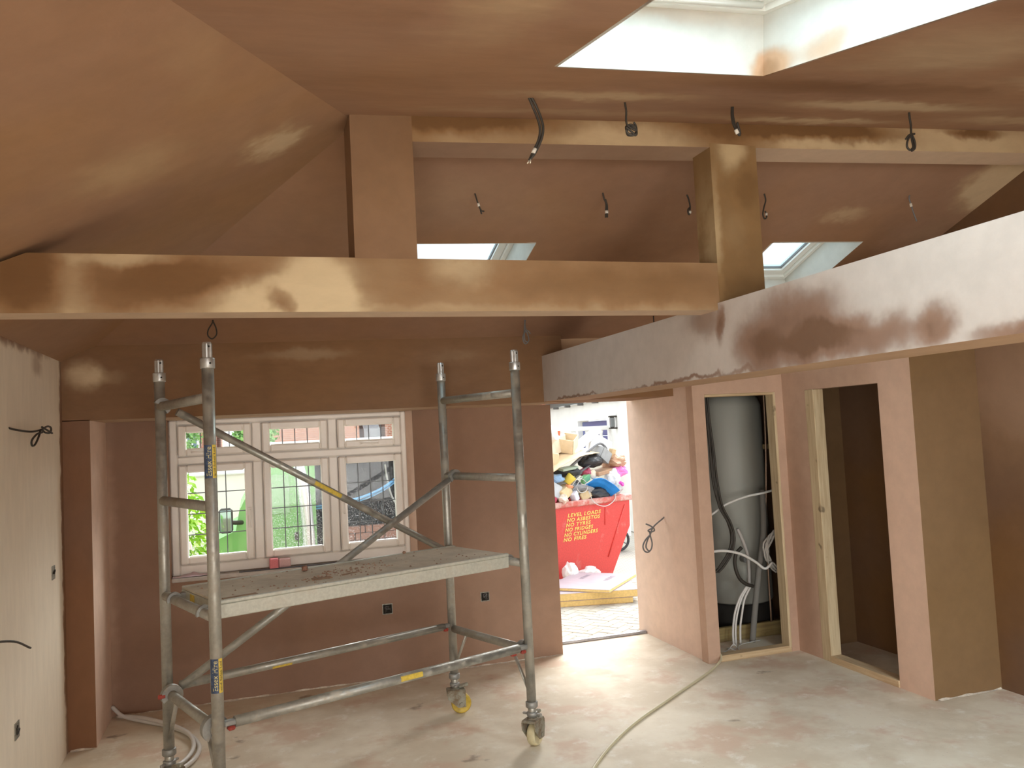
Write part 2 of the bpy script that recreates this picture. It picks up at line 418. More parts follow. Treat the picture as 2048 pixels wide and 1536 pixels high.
def floor_mat():
    m, nt, b = new_mat('concrete_floor'); g = G(nt)
    P = g.pos()
    n1 = g.noise(P, 1.7, 5, 0.62); n2 = g.noise(P, 6.5, 6, 0.7); n3 = g.noise(g.vmath('ADD', P, (7, 3, 0)), 2.6, 4, 0.6)
    c = g.mix(g.remap(n1, 0.35, 0.65), (0.65, 0.55, 0.415), (0.80, 0.715, 0.575))
    c = g.mix(g.math('MULTIPLY', g.remap(n3, 0.50, 0.66), 0.75), c, (0.64, 0.45, 0.33))
    c = g.mix(g.math('MULTIPLY', g.remap(n2, 0.52, 0.72), 0.7), c, (0.86, 0.81, 0.72))
    v = g.n('ShaderNodeTexVoronoi'); g.link(g.vmath('ADD', P, g.vmath('MULTIPLY', g.vmath('SUBTRACT', g.noise(P, 8, 3, out='Color'), (0.5, 0.5, 0.5)), (0.2, 0.2, 0.2))), v.inputs['Vector'])
    v.inputs['Scale'].default_value = 2.6; v.inputs['Randomness'].default_value = 1.0
    pick = g.n('ShaderNodeSeparateColor'); g.link(v.outputs['Color'], pick.inputs[0])
    spot = g.math('MULTIPLY', g.remap(v.outputs['Distance'], 0.17, 0.07), g.remap(pick.outputs[0], 0.45, 0.55))
    c = g.mix(g.math('MULTIPLY', spot, 0.72), c, (0.25, 0.19, 0.14))
    fine = g.noise(P, 60, 3, 0.6)
    c = g.mix(g.remap(fine, 0.66, 0.74, 0, 0.5), c, (0.30, 0.22, 0.16))
    g.link(c, b.inputs['Base Color']); b.inputs['Roughness'].default_value = 0.7; b.inputs['Specular IOR Level'].default_value = 0.3
    g.bump(n2, 0.12, 0.01, b)
    return m
M['floor'] = floor_mat()
M['stud'] = timber('sawn_stud_timber', (0.62, 0.50, 0.32), (0.46, 0.34, 0.20), 'z')
M['plate'] = timber('sawn_plate_timber', (0.62, 0.47, 0.29), (0.48, 0.33, 0.19), 'y')
M['plate_x'] = timber('sawn_plate_timber_x', (0.60, 0.46, 0.28), (0.46, 0.32, 0.18), 'x')
M['upvc'] = simple('white_upvc', (0.93, 0.88, 0.82), 0.35, var=0.04, vscale=4)
M['upvc_sky'] = simple('white_rooflight_frame', (0.80, 0.80, 0.76), 0.4)
M['glass'] = glass_mat('clear_pane', (0.97, 0.99, 0.98), 0.010, 0.0)
M['glass_dusty'] = glass_mat('dust_specked_pane', (0.95, 0.97, 0.98), 0.010, 0.40)
M['glass_roof'] = glass_mat('rooflight_pane', (0.86, 0.96, 1.0), 0.07, 0.0)
M['lead'] = simple('lead_came', (0.16, 0.17, 0.18), 0.5, 0.5)
M['dark'] = simple('black_and_hole_shade', (0.02, 0.018, 0.015), 0.9)  # also stands for the shade inside holes and open boxes
M['galv'] = simple('galvanised_box', (0.30, 0.29, 0.25), 0.5, 0.7, var=0.3, vscale=60)
M['cable'] = simple('dark_grey_cable', (0.045, 0.038, 0.030), 0.55)
M['cable_grey'] = simple('grey_cable', (0.16, 0.155, 0.155), 0.5)
M['sleeve'] = simple('white_cable_marker', (0.72, 0.68, 0.60), 0.6)
M['copper'] = simple('bare_core', (0.75, 0.68, 0.55), 0.3, 0.6)

# ------------------------------------------------------------------ room shell
XL, XR, YB, YH, YW, YO = -1.07, 4.40, -4.5, 5.55, 6.13, 6.45
ZR = lambda X: 3.082 + 0.0437 * (X - 1.08)
ZN = lambda X, Y: ZR(X) - 0.189 * (3.38 - Y)
ZH = lambda X: 2.40 + 0.008 * X
ZF = lambda X, Y: ZR(X) + (ZH(X) - ZR(X)) * (Y - 3.38) / 2.17
ZL = lambda X: 2.30 + 0.493 * (X - XL)

def grid_wall(us, vs, holes, P0, U, V, W):
    """slab with rectangular holes: us/vs split lines, U,V in-plane, W thickness vector"""
    us = sorted(set(us + [h[0] for h in holes] + [h[1] for h in holes])); vs = sorted(set(vs + [h[2] for h in holes] + [h[3] for h in holes]))
    P0, U, V, W = Vector(P0), Vector(U), Vector(V), Vector(W)
    solid = {}
    for i in range(len(us)-1):
        for j in range(len(vs)-1):
            cu, cv = (us[i]+us[i+1])/2, (vs[j]+vs[j+1])/2
            solid[i, j] = not any(h[0] < cu < h[1] and h[2] < cv < h[3] for h in holes)
    mb = MB()
    idx = {}
    def vid(i, j, k):
        if (i, j, k) not in idx:
            idx[i, j, k] = len(mb.v); mb.v.append(tuple(P0 + U*us[i] + V*vs[j] + W*k))
        return idx[i, j, k]
    def face(*q):
        mb.f.append(tuple(vid(*a) for a in q)); mb.sm.append(False)
    for (i, j), s in solid.items():
        if not s: continue
        face((i, j, 0), (i+1, j, 0), (i+1, j+1, 0), (i, j+1, 0))
        face((i, j, 1), (i, j+1, 1), (i+1, j+1, 1), (i+1, j, 1))
        if not solid.get((i-1, j)): face((i, j, 0), (i, j+1, 0), (i, j+1, 1), (i, j, 1))
        if not solid.get((i+1, j)): face((i+1, j, 0), (i+1, j, 1), (i+1, j+1, 1), (i+1, j+1, 0))
        if not solid.get((i, j-1)): face((i, j, 0), (i, j, 1), (i+1, j, 1), (i+1, j, 0))
        if not solid.get((i, j+1)): face((i, j+1, 0), (i+1, j+1, 0), (i+1, j+1, 1), (i, j+1, 1))
    return mb

def struct(name, mb, mat, label, cat='structure', parent=None):
    o = mb.build(name, mat, parent)
    if parent is None: tag(o, label, cat, kind='structure')
    return o

fl = MB()
fl.box(-1.4, 3.14, -4.8, 6.42, -0.15, 0.0); fl.box(3.14, 4.7, -4.8, 6.6, -0.15, 0.0)
struct('floor', fl, M['floor'], 'dusty concrete screed floor with plaster smears and footprints', 'floor')

# ceiling: two roof slopes and a hip end, meeting in plastered creases
ceil = empty('ceiling'); tag(ceil, 'vaulted freshly plastered brown ceiling with a hipped end and rooflights', 'ceiling', kind='structure')
def solve(f, a, b):
    fa = f(a)
    for _ in range(50):
        m = (a+b)/2
        if (f(m) > 0) == (fa > 0): a = m
        else: b = m
    return (a+b)/2
def hip_x(Y):
    if Y <= 3.38: return solve(lambda X: ZL(X) - ZN(X, Y), -2.0, 1.2)
    return solve(lambda X: ZL(X) - ZF(X, Y), -2.0, 1.2)
SKY_N = dict(xl=lambda Y: 0.955, xr=lambda Y: 1.713 + (2.365 - Y)*0.135, y0=1.05, y1=2.365)
SKY_F = [dict(xl=lambda Y: 0.86, xr=lambda Y: 1.572, y0=4.34, y1=5.10), dict(xl=lambda Y: 3.142, xr=lambda Y: 3.825, y0=4.355, y1=5.12)]

def slope(name, mat, ys, zf, skies, y_lo, y_hi):
    ys = sorted(set([round(y, 4) for y in ys] + [s['y0'] for s in skies] + [s['y1'] for s in skies]))
    ys = [y for y in ys if y_lo - 1e-6 <= y <= y_hi + 1e-6]
    cols = [hip_x]
    edges = sorted([s['xl'] for s in skies] + [s['xr'] for s in skies], key=lambda f: f(2))
    extra = [lambda Y, x=x: x for x in (0.6, 2.3, 2.8, 4.6)]
    cols = [hip_x] + sorted(extra + edges, key=lambda f: f(2.3))
    mb = MB(); ids = {}
    def vid(i, j):
        if (i, j) not in ids:
            X = cols[j](ys[i]); ids[i, j] = len(mb.v); mb.v.append((X, ys[i], zf(X, ys[i])))
        return ids[i, j]
    for i in range(len(ys)-1):
        ym = (ys[i]+ys[i+1])/2
        for j in range(len(cols)-1):
            xm = (cols[j](ym)+cols[j+1](ym))/2
            if any(s['y0'] < ym < s['y1'] and s['xl'](ym) < xm < s['xr'](ym) for s in skies): continue
            mb.f.append((vid(i, j), vid(i+1, j), vid(i+1, j+1), vid(i, j+1))); mb.sm.append(False)
    o = mb.build(name, mat, ceil)
    me = o.data
    bm = bmesh.new(); bm.from_mesh(me)
    for f in bm.faces:
        f.normal_update()
        if f.normal.z > 0: f.normal_flip()
    bm.to_mesh(me); bm.free()
    md = o.modifiers.new('thickness', 'SOLIDIFY'); md.thickness = 0.05; md.offset = -1
    return o
ysN = [-0.3 + 0.184*i for i in range(21)]; ysN[-1] = 3.38
ysF = [3.38 + 0.2225*i for i in range(11)]
SKY_N2 = dict(xl=lambda Y: 2.95, xr=lambda Y: 3.65, y0=0.75, y1=1.90)  # unseen rooflight added to brighten the floor on the right
slope('near_slope', M['ceil_near'], ysN, ZN, [SKY_N, SKY_N2], -0.3, 3.38)
slope('far_slope', M['ceil_far'], ysF, ZF, SKY_F, 3.38, 5.605)
hip = MB()
ysL = sorted(set(ysN + ysF)); prev = None
for y in ysL:
    if y < -0.26: continue
    a = (XL-0.15, y, ZL(XL-0.15)); c = hip_x(y); b_ = (max(c, XL-0.15), y, ZL(max(c, XL-0.15)))
    if prev: hip.quad(prev[0], a, b_, prev[1])
    prev = (a, b_)
o = hip.build('hip_slope', M['ceil_hip'], ceil)
bk = MB()
bk.quad((XL-0.2, -4.7, ZN(XL, -0.3)), (4.6, -4.7, ZN(4.6, -0.3)), (4.6, -0.25, ZN(4.6, -0.3)), (XL-0.2, -0.25, ZN(XL, -0.3)))
bk.build('rear_flat', M['ceil_near'], ceil)

# rooflights: plaster-lined shafts (parts of the ceiling) and white-framed windows
def rooflight(name, label, s, zf, nrm, depth, mat_glass):
    n = Vector(nrm).normalized() * depth
    c = []
    for (fx, y) in ((s['xl'], s['y0']), (s['xr'], s['y0']), (s['xr'], s['y1']), (s['xl'], s['y1'])):
        X = fx(y); c.append(Vector((X, y, zf(X, y))))
    t = [p + n for p in c]
    cen = sum(c, Vector())/4
    c = [p + (cen-p).normalized()*0.005 for p in c]
    sh = MB()
    for i in range(4):
        a, b_ = c[i], c[(i+1) % 4]; a2, b2 = t[i], t[(i+1) % 4]
        out = ((a+b_)/2 - cen); out -= n.normalized()*out.dot(n.normalized()); out = out.normalized()*0.012
        sh._add([a, b_, b2, a2, a+out, b_+out, b2+out, a2+out], [(0,1,2,3),(4,7,6,5),(0,4,5,1),(1,5,6,2),(2,6,7,3),(3,7,4,0)])
    sh.build('rooflight_lining', M['lining'], ceil)
    w = empty(name); tag(w, label, 'rooflight', kind='structure')
    nn = n.normalized()
    def ring(f0, f1, h0, h1, pname, mat, par):
        tc = sum(t, Vector())/4
        for i in range(4):
            mb = MB()
            a, b_ = t[i], t[(i+1) % 4]
            def inset(p, f):
                # f in metres from the shaft edge towards the centre
                d = (tc - p)
                e = d.normalized()
                return p + e * (f*1.414)
            q = [inset(a, f0), inset(b_, f0), inset(b_, f1), inset(a, f1)]
            lo = [p + nn*h0 for p in q]; hi = [p + nn*h1 for p in q]
            mb._add(lo+hi, [(0,1,2,3),(4,7,6,5),(0,4,5,1),(1,5,6,2),(2,6,7,3),(3,7,4,0)])
            mb.build(pname, mat, par)
    ring(-0.03, 0.03, 0.0, 0.10, 'frame_rail', M['upvc_sky'], w)
    ring(0.032, 0.085, 0.02, 0.07, 'sash_rail', M['upvc_sky'], w)
    ring(0.083, 0.092, 0.035, 0.05, 'gasket', M['cable_grey'], w)
    tc = sum(t, Vector())/4
    g_ = MB(); q = [p + (tc-p).normalized()*(0.087*1.414) + nn*0.045 for p in t]
    g_._add(q + [p + nn*0.006 for p in q], [(0,1,2,3),(4,7,6,5),(0,4,5,1),(1,5,6,2),(2,6,7,3),(3,7,4,0)])
    g_.build('pane', mat_glass, w)
    return w
rl1 = rooflight('window_2', 'white framed rooflight overhead in the near slope above the ceiling cables', SKY_N, ZN, (-0.0437, -0.189, 1), 0.20, M['glass_roof'])
rooflight('window_3', 'white rooflight in the far slope seen between the two truss posts', SKY_F[0], ZF, (-0.03, 0.31, 1), 0.20, M['glass_roof'])
rooflight('window_4', 'white rooflight in the far slope beyond the post on the long beam', SKY_F[1], ZF, (-0.03, 0.33, 1), 0.20, M['glass_roof'])
rooflight('window_5', 'added unseen rooflight in the near slope beyond the long beam', SKY_N2, ZN, (-0.0437, -0.189, 1), 0.20, M['glass_roof'])
# opening bar and maker's tag of the near rooflight
bar = MB(); bar.tube([(1.02, 2.27, 3.085), (1.66, 2.27, 3.115)], 0.012, 10); bar.build('opening_bar', M['upvc_sky'], rl1)
lab = MB(); lab.box(1.20, 1.25, 2.255, 2.257, 3.10, 3.14); lab.build('paper_tag', simple('blue_paper_tag', (0.25, 0.27, 0.55), 0.6), rl1)

# walls
struct('wall_left', grid_wall([YB, YH+0.35], [0.0, 2.62], [(-3.6, -0.6, 0.0, 2.12)], (XL, 0, 0), (0, 1, 0), (0, 0, 1), (-0.30, 0, 0)),  # opening behind the viewer added to let fill light in
       M['leftwall'], 'pale dried plaster wall with brown damp edges and hanging cables', 'wall')
struct('wall_rear', grid_wall([XL-0.3, XR+0.3], [0.0, 2.75], [(0.1, 3.1, 0.5, 2.2)], (0, YB, 0), (1, 0, 0), (0, 0, 1), (0, -0.25, 0)),  # unseen opening added to admit the rear fill lamp
       M['brownwall'], 'brown plastered wall behind the viewer with a wide opening added for fill light', 'wall')
rw = MB(); rw.prism([(YB, 0), (6.56, 0), (6.56, 2.48), (5.6, 2.48), (3.38, 3.27), (-0.3, 2.60), (YB, 2.60)], 'x', XR, XR+0.25)
struct('wall_right', rw, M['rightwall'], 'dark brown damp plaster wall beyond the closets and long beam', 'wall')
ww = grid_wall([-1.4, 2.263], [0.0, 1.94], [(-0.537, 1.160, 0.86, 1.94)], (0, YW, 0), (1, 0, 0), (0, 0, 1), (0, YO-YW, 0))
struct('wall_window', ww, M['winwall'], 'recessed brown plaster wall around the leaded window', 'wall')
pr = MB(); pr.box(-1.10, -0.92, YH, YW+0.01, 0, 1.945)
pier_o = struct('wall_pier', pr, M['pier'], 'narrow brown plaster pier between pale wall and window recess', 'wall')
pier_o.data.materials.append(M['pinkwall'])  # side face paler: light from window and doorway put into its colour
for p in pier_o.data.polygons:
    if p.normal.x > 0.9: p.material_index = 1
hd = MB(); hd.box(-1.4, 2.16, YH, YO, 1.94, 2.75)
underside(struct('trim_1', hd, M['header'], 'deep brown plaster header across the top of the window recess', 'lintel'), M['under_header'])
hd2 = MB(); hd2.box(2.16, 3.125, 5.70, YO, 1.955, 2.75)
hd2.box(3.10, 4.7, 6.45, 6.56, 2.40, 2.75)
struct('trim_2', hd2, M['header'], 'brown plaster lintel over the open doorway', 'lintel')

# truss: lower chord, two posts, ridge beam
tr = empty('roof_truss'); tag(tr, 'plaster boxed roof truss with a blotchy lower chord and two posts', 'truss', kind='structure')
ch = MB(); ch.prism([(-1.12, 2.24), (2.03, 2.24), (2.03, 2.452), (-0.72, 2.452), (-1.12, 2.28)], 'y', 3.21, 3.36); underside(ch.build('lower_chord', M['chord'], tr), M['under_chord'])
kp = MB(); kp.prism([(0.411, 2.45), (0.658, 2.45), (0.658, 3.06), (0.411, 3.045)], 'y', 3.2095, 3.402); kp.build('post', M['post_a'], tr)
kp = MB(); kp.box(2.017, 2.257, 3.209, 3.36, 2.25, 3.0); kp.build('post', M['post_b'], tr)
rb = MB(); rb.prism([(0.412, 2.917), (4.45, 3.080), (4.45, ZR(4.45)-0.0), (0.412, ZR(0.412)-0.01)], 'y', 3.21, 3.40); underside(rb.build('ridge_beam', M['ridge'], tr), M['under_ridge'])
lb = MB(); lb.box(2.006, 2.307, -4.4, 5.56, 1.945, 2.272)
underside(struct('long_beam', lb, M['beam'], 'long pale plaster downstand beam with brown damp blotches', 'beam'), M['under_beam'])

# closets at the right
def walls(name, mb, mat, label): return struct(name, mb, mat, label, 'wall')
w1 = MB(); w1.box(3.12, 3.205, 5.392, 6.54, 0, 2.36)
walls('wall_doorway', w1, M['pinkwall'], 'pale pink plaster side wall beside the doorway with a looped cable')
w2 = grid_wall([3.104, 3.885], [0.0, 2.36], [(3.205, 3.812, 0.0, 1.945)], (0, 5.39, 0), (1, 0, 0), (0, 0, 1), (0, 0.09, 0))
walls('wall_cylinder_closet', w2, M['closetwall'], 'plastered front of the closet that holds the water cylinder')
w3 = grid_wall([4.1005, 5.392], [0.0, 2.36], [(4.383, 5.125, 0.0, 1.94)], (3.88, 0, 0), (0, 1, 0), (0, 0, 1), (0.085, 0, 0))
walls('wall_empty_closet', w3, M['closetwall'], 'pinkish plaster front of the empty closet')
w4 = MB(); w4.box(3.8805, XR, 4.10, 4.19, 0, 2.36)
walls('wall_closet_side', w4, M['brownwall'], 'ochre brown plaster side face of the empty closet')
w5 = MB(); w5.box(3.885, XR, 5.39, 5.48, 0, 2.36)
walls('wall_closet_divider', w5, M['brownwall'], 'brown plaster divider inside the empty closet')
w6 = MB(); w6.box(3.15, XR+0.05, 6.50, 6.56, 0, 2.4)
walls('wall_closet_rear', w6, M['brownwall'], 'shadowed rear wall behind the water cylinder')
lid = MB(); lid.box(3.104, XR, 5.39, 6.5, 2.36, 2.42); lid.box(3.88, XR, 4.10, 5.40, 2.36, 2.42)
struct('closet_top', lid, M['brownwall'], 'flat plastered top over the two closets', 'ceiling')
M['edge'] = simple('pale_plaster_edge', (0.66, 0.58, 0.48), 0.9, var=0.2, vscale=40)
def ragged(name, p, q, nrm, label):
    p, q, nrm = Vector(p), Vector(q), Vector(nrm); L_ = (q-p).length; n = int(L_/0.03); mb = MB(); prevq = None
    for i in range(n+1):
        c = p + (q-p)*i/n
        h = 0.004 + 0.012*max(0, mnoise.noise(Vector((i*0.31, L_, 0)))+0.25); w_ = 0.008 + 0.02*max(0, mnoise.noise(Vector((i*0.23, L_, 4)))+0.2)
        cur = (c + Vector((0, 0, h)), c + nrm*w_ + Vector((0, 0, 0.0015)), c)
        if prevq: mb._add([*prevq, *cur], [(0, 1, 4, 3), (1, 2, 5, 4), (0, 3, 5, 2)])
        prevq = cur
    return tag(mb.build(name, M['edge']), label, 'plaster edge', kind='structure')
ragged('baseboard_window', (-0.90, YW-0.001, 0), (2.262, YW-0.001, 0), (0, -1, 0), 'ragged pale plaster edge along the foot of the window wall')
ragged('baseboard_pier', (-1.06, YH-0.001, 0), (-0.92, YH-0.001, 0), (0, -1, 0), 'ragged pale plaster edge at the foot of the narrow pier')
ragged('baseboard_closet', (3.90, 4.099, 0), (4.39, 4.099, 0), (0, -1, 0), 'ragged pale plaster edge at the foot of the ochre closet side')
# timber linings of the closet openings
def timber_piece(name, args, mat, label, cat='timber'):
    mb = MB(); mb.bbox(*args, b=0.003)
    return tag(mb.build(name, mat), label, cat, kind='structure')
timber_piece('trim_3', (3.790, 3.8115, 5.385, 5.482, 0.03, 1.944), M['stud'], 'pale timber jamb at the cylinder closet opening', 'jamb')
timber_piece('trim_4', (3.206, 3.811, 5.388, 5.482, 1.925, 1.9445), M['plate_x'], 'timber head strip across the cylinder closet opening', 'jamb')
timber_piece('trim_5', (3.206, 3.811, 5.388, 5.470, 0.0, 0.045), M['plate_x'], 'timber sole plate across the cylinder closet floor', 'sole plate')
timber_piece('trim_6', (3.878, 3.966, 5.030, 5.1245, 0.0, 1.939), M['stud'], 'pale knotty timber jamb of the empty closet', 'jamb')
timber_piece('trim_7', (3.872, 3.966, 4.384, 5.030, 0.0, 0.045), M['plate'], 'timber sole plate across the empty closet floor', 'sole plate')
timber_piece('batten', (3.21, 4.38, 5.855, 5.895, 0.0, 0.11), timber('stained_batten', (0.30, 0.23, 0.09), (0.20, 0.14, 0.06), 'x'), 'stained floor batten in front of the water cylinder', 'timber')
thr = MB(); thr.bbox(2.264, 3.119, 6.395, 6.445, 0.0, 0.022, b=0.005)
tag(thr.build('threshold_strip', simple('dull_threshold', (0.34, 0.34, 0.36), 0.4, 0.5, var=0.3, vscale=9)), 'grey metal threshold strip in the open doorway', 'threshold', kind='structure')

# ------------------------------------------------------------------ the leaded window
win = empty('window_1', (0, 0, 0)); tag(win, 'white casement window with six leaded panes in the brown recess', 'window', kind='structure')
YF0, YF1 = 6.215, 6.285
WX = [-0.525, 0.046, 0.578, 1.122]; WZ = [0.885, 1.655, 1.953]
def bar_(x0, x1, z0, z1, name='frame_bar', y0=YF0, y1=YF1, parent=win, mat='upvc', b=0.008):
    mb = MB(); mb.bbox(x0, x1, y0, y1, z0, z1, b=b); return mb.build(name, M[mat], parent)
core = grid_wall([-0.536, 1.158], [0.863, 1.939], [(a+0.05, b_-0.05, c_+0.05, d_-0.05) for (c_, d_) in ((0.935, 1.628), (1.682, 1.905)) for (a, b_) in ((-0.485, 0.014), (0.078, 0.546), (0.610, 1.085))], (0, 6.246, 0), (1, 0, 0), (0, 0, 1), (0, 0.045, 0))
core.build('frame_core', M['upvc'], win)
rv = MB(); rv.prism([(1.1602, 6.1305), (1.124, 6.214), (1.124, 6.44), (1.162, 6.44)], 'z', 0.862, 1.9395); rv.build('reveal', M['pinkwall'], bpy.data.objects['wall_window'])  # light from outside put into the reveal's paler plaster colour
bar_(-0.537, -0.485, 0.862, 1.94); bar_(1.085, 1.124, 0.862, 1.94)
bar_(-0.485, 1.085, 1.905, 1.94); bar_(-0.485, 1.085, 0.862, 0.935)
bar_(-0.485, 1.085, 1.628, 1.682)
for x in (0.046, 0.578):
    bar_(x-0.032, x+0.032, 0.935, 1.628); bar_(x-0.032, x+0.032, 1.682, 1.905)
panes = [(-0.485, 0.014), (0.078, 0.546), (0.610, 1.085)]
k = 0
for (z0, z1) in ((0.935, 1.628), (1.682, 1.905)):
    for ci, (x0, x1) in enumerate(panes):
        sash = empty('casement', parent=win)
        f = 0.058
        for args in ((x0+0.004, x0+f, z0+0.004, z1-0.004), (x1-f, x1-0.004, z0+0.004, z1-0.004), (x0+f, x1-f, z0+0.004, z0+f), (x0+f, x1-f, z1-f, z1-0.004)):
            bar_(*args, name='sash_bar', y0=YF0-0.022, y1=YF1-0.02, parent=sash, b=0.010)
        mb = MB(); mb.box(x0+f-0.004, x1-f+0.004, 6.236, 6.242, z0+f-0.004, z1-f+0.004)
        mb.build('pane', M['glass'] if (ci == 0 or z0 > 1.5) else M['glass_dusty'], sash)
        gx0, gx1, gz0, gz1 = x0+f, x1-f, z0+f, z1-f
        nv = 3 if z0 < 1.5 else 3
        nvb = 2 if ci == 0 and z0 < 1.5 else 3
        for i in range(1, nvb+1):
            xx = gx0 + (gx1-gx0)*i/(nvb+1)
            mb = MB(); mb.bbox(xx-0.0035, xx+0.0035, 6.232, 6.2355, gz0, gz1, b=0.001); mb.build('lead_came', M['lead'], sash)
        if z0 < 1.5:
            for i in range(1, 4):
                zz = gz0 + (gz1-gz0)*i/4
                mb = MB(); mb.bbox(gx0, gx1, 6.2315, 6.235, zz-0.0035, zz+0.0035, b=0.001); mb.build('lead_came', M['lead'], sash)
# handles: two on side-hung casements, two on top-hung fanlights
def handle(p, horizontal, flip):
    h = MB()
    M4 = Matrix.Translation(p) @ (Matrix.Rotation(math.radians(90*flip), 4, 'Y') if horizontal else Matrix.Identity(4))
    h.bbox(-0.013, 0.013, -0.012, 0.0, -0.03, 0.03, b=0.004, M=M4)
    h.tube(catmull([(0, -0.01, 0.01), (0, -0.04, 0.012), (0.0, -0.048, -0.01), (0.0, -0.045, -0.11)], 5), 0.0085, 8, M=M4)
    h.build('handle', M['upvc'], win)
handle((-0.016, 6.193, 1.275), False, 0); handle((0.642, 6.193, 1.32), False, 0)
handle((-0.28, 6.193, 1.715), True, 1); handle((0.885, 6.193, 1.715), True, 1)
sill = MB(); sill.bbox(-0.535, 1.158, 6.115, 6.215, 0.835, 0.8625, b=0.006)
struct('window_sill', sill, simple('dusty_sill', (0.55, 0.50, 0.46), 0.7, var=0.15, vscale=9), 'plaster dusted inner sill below the leaded window', 'sill')

# ------------------------------------------------------------------ scaffold tower
M['alu'] = metal_dirty('dirty_aluminium', (0.43, 0.42, 0.375), (0.36, 0.325, 0.26), 0.42, 0.6, 0.7, 7)
M['alu_clean'] = metal_dirty('aluminium_spigot', (0.62, 0.63, 0.62), (0.50, 0.48, 0.43), 0.35, 0.35, 0.8, 14)
M['alu_brace'] = metal_dirty('mortar_splashed_aluminium', (0.42, 0.425, 0.39), (0.46, 0.43, 0.36), 0.40, 0.5, 0.7, 16)
M['cast'] = metal_dirty('cast_claw', (0.33, 0.33, 0.31), (0.36, 0.32, 0.27), 0.5, 0.4, 0.6, 12)
M['red'] = simple('red_trigger', (0.33, 0.05, 0.035), 0.45, var=0.2, vscale=50)
M['rusty'] = metal_dirty('rusty_caster', (0.36, 0.35, 0.28), (0.17, 0.11, 0.06), 0.6, 0.75, 0.5, 14)
M['wheel_y'] = simple('yellow_nylon_wheel', (0.52, 0.36, 0.05), 0.5, var=0.25, vscale=20)
M['wheel_w'] = simple('cream_nylon_wheel', (0.60, 0.53, 0.33), 0.5, var=0.15, vscale=20)
M['blue'] = simple('navy_sticker', (0.045, 0.07, 0.13), 0.5, var=0.35, vscale=60)
M['yellow'] = simple('yellow_sticker', (0.68, 0.50, 0.08), 0.5, var=0.15, vscale=60)
M['yellow_text'] = simple('pale_yellow_lettering', (0.62, 0.55, 0.25), 0.5)
M['ink'] = simple('dark_lettering', (0.05, 0.05, 0.06), 0.6)
YAW = 0.3518
TL, TW = 1.72, 0.7733
ZT = 2.208
RUNGS = [1.964, 1.484, 1.005, 0.525]
tower = empty('scaffold_tower', (-0.1678, 3.8726, 0), YAW)
tag(tower, 'dirty aluminium mobile scaffold tower on castors standing before the window', 'scaffold tower')
PR = 0.0262
for (u, v) in ((0, 0), (TL, 0), (0, TW), (TL, TW)):
    mb = MB(); mb.tube([(u, v, 0.235), (u, v, ZT-0.115)], PR, 20); post = mb.build('post', M['alu'], tower)
    mb = MB(); mb.lathe([(0.0305, 0), (0.0315, 0.004), (0.0315, 0.042), (0.0305, 0.046)], 20, Matrix.Translation((u, v, ZT-0.116))); mb.build('collar', M['alu_clean'], post)
    mb = MB()
    prof = []
    # fluted spigot
    nseg = 24; ring0 = []
    for zz, sc_ in ((ZT-0.075, 1.0), (ZT-0.008, 1.0), (ZT, 0.8)):
        for kk in range(nseg):
            a = 2*math.pi*kk/nseg; r = (0.0225 if kk % 4 < 2 else 0.0200)*sc_
            prof.append((u + r*math.cos(a), v + r*math.sin(a), zz))
    fs = [(i*nseg+kk, i*nseg+(kk+1) % nseg, (i+1)*nseg+(kk+1) % nseg, (i+1)*nseg+kk) for i in range(2) for kk in range(nseg)]
    fs.append(tuple(range(2*nseg, 3*nseg)))
    mb._add(prof, fs); mb.build('spigot', M['alu_clean'], post)
    # dark discs stand for the shaded insides of locking-pin holes, facing the viewer
    for zz in (ZT-0.02, ZT-0.095):
        rr = 0.0225 if zz > ZT-0.05 else 0.0316
        ang = -1.88 + 0.35
        mb = MB(); mb.lathe([(0.0045, -0.002), (0.0045, 0.001)], 10, Matrix.Translation((u + rr*math.cos(ang), v + rr*math.sin(ang), zz)) @ Vector((math.cos(ang), math.sin(ang), 0)).to_track_quat('Z', 'Y').to_matrix().to_4x4()); mb.build('pin_hole_shade', M['dark'], post)
    post['_uv'] = (u, v)
POSTS = [o for o in bpy.data.objects if o.parent == tower and o.name.startswith('post')]
for o in POSTS: del o['_uv']
for u in (0, TL):
    for z in RUNGS:
        mb = MB(); mb.tube([(u, PR*0.7, z), (u, TW-PR*0.7, z)], 0.0235, 16); mb.build('rung', M['alu'], tower)
    for (v, s) in ((0, 1), (TW, -1)):
        mb = MB(); mb.tube([(u, v + s*0.155, RUNGS[3]-0.015), (u, v + s*0.02, 0.30)], 0.0115, 8, ry=0.006); mb.build('knee_brace', M['alu'], tower)
# braces
def brace(p, q, name, r=0.0215, sticker=None):
    p, q = Vector(p), Vector(q)
    mb = MB(); mb.tube([p, q], r, 16); b = mb.build(name, M['alu_brace'], tower)
    if sticker:
        t0, t1, a0, a1 = sticker
        ax = (q-p).normalized(); u_ = ax.cross(Vector((0, 0, 1))).normalized(); w_ = u_.cross(ax)
        # u_ points sideways (towards the viewer for a left-to-right brace), w_ upwards
        vs = []; n = 8
        for t in (t0, t1):
            c = p + (q-p)*t
            for i in range(n+1):
                a = math.radians(a0 + (a1-a0)*i/n)
                vs.append(c + (u_*math.cos(a) + w_*math.sin(a))*(r+0.0009))
        mb = MB(); mb._add(vs, [(i, i+1, n+2+i, n+1+i) for i in range(n)], True); mb.build('sticker', M['yellow'], b)
    return b
bA = brace((0.075, 0.742, 1.935), (TL-0.045, 0.742, 1.020), 'diagonal_brace', 0.0205, (0.46, 0.56, -35, 30))
bB = brace((0.045, 0.705, 0.555), (TL-0.045, 0.668, 1.462), 'diagonal_brace', 0.0205)
bC = brace((0.070, -0.002, 0.548), (TL-0.075, -0.002, 0.548), 'horizontal_brace', 0.0240, (0.52, 0.60, -20, 40))
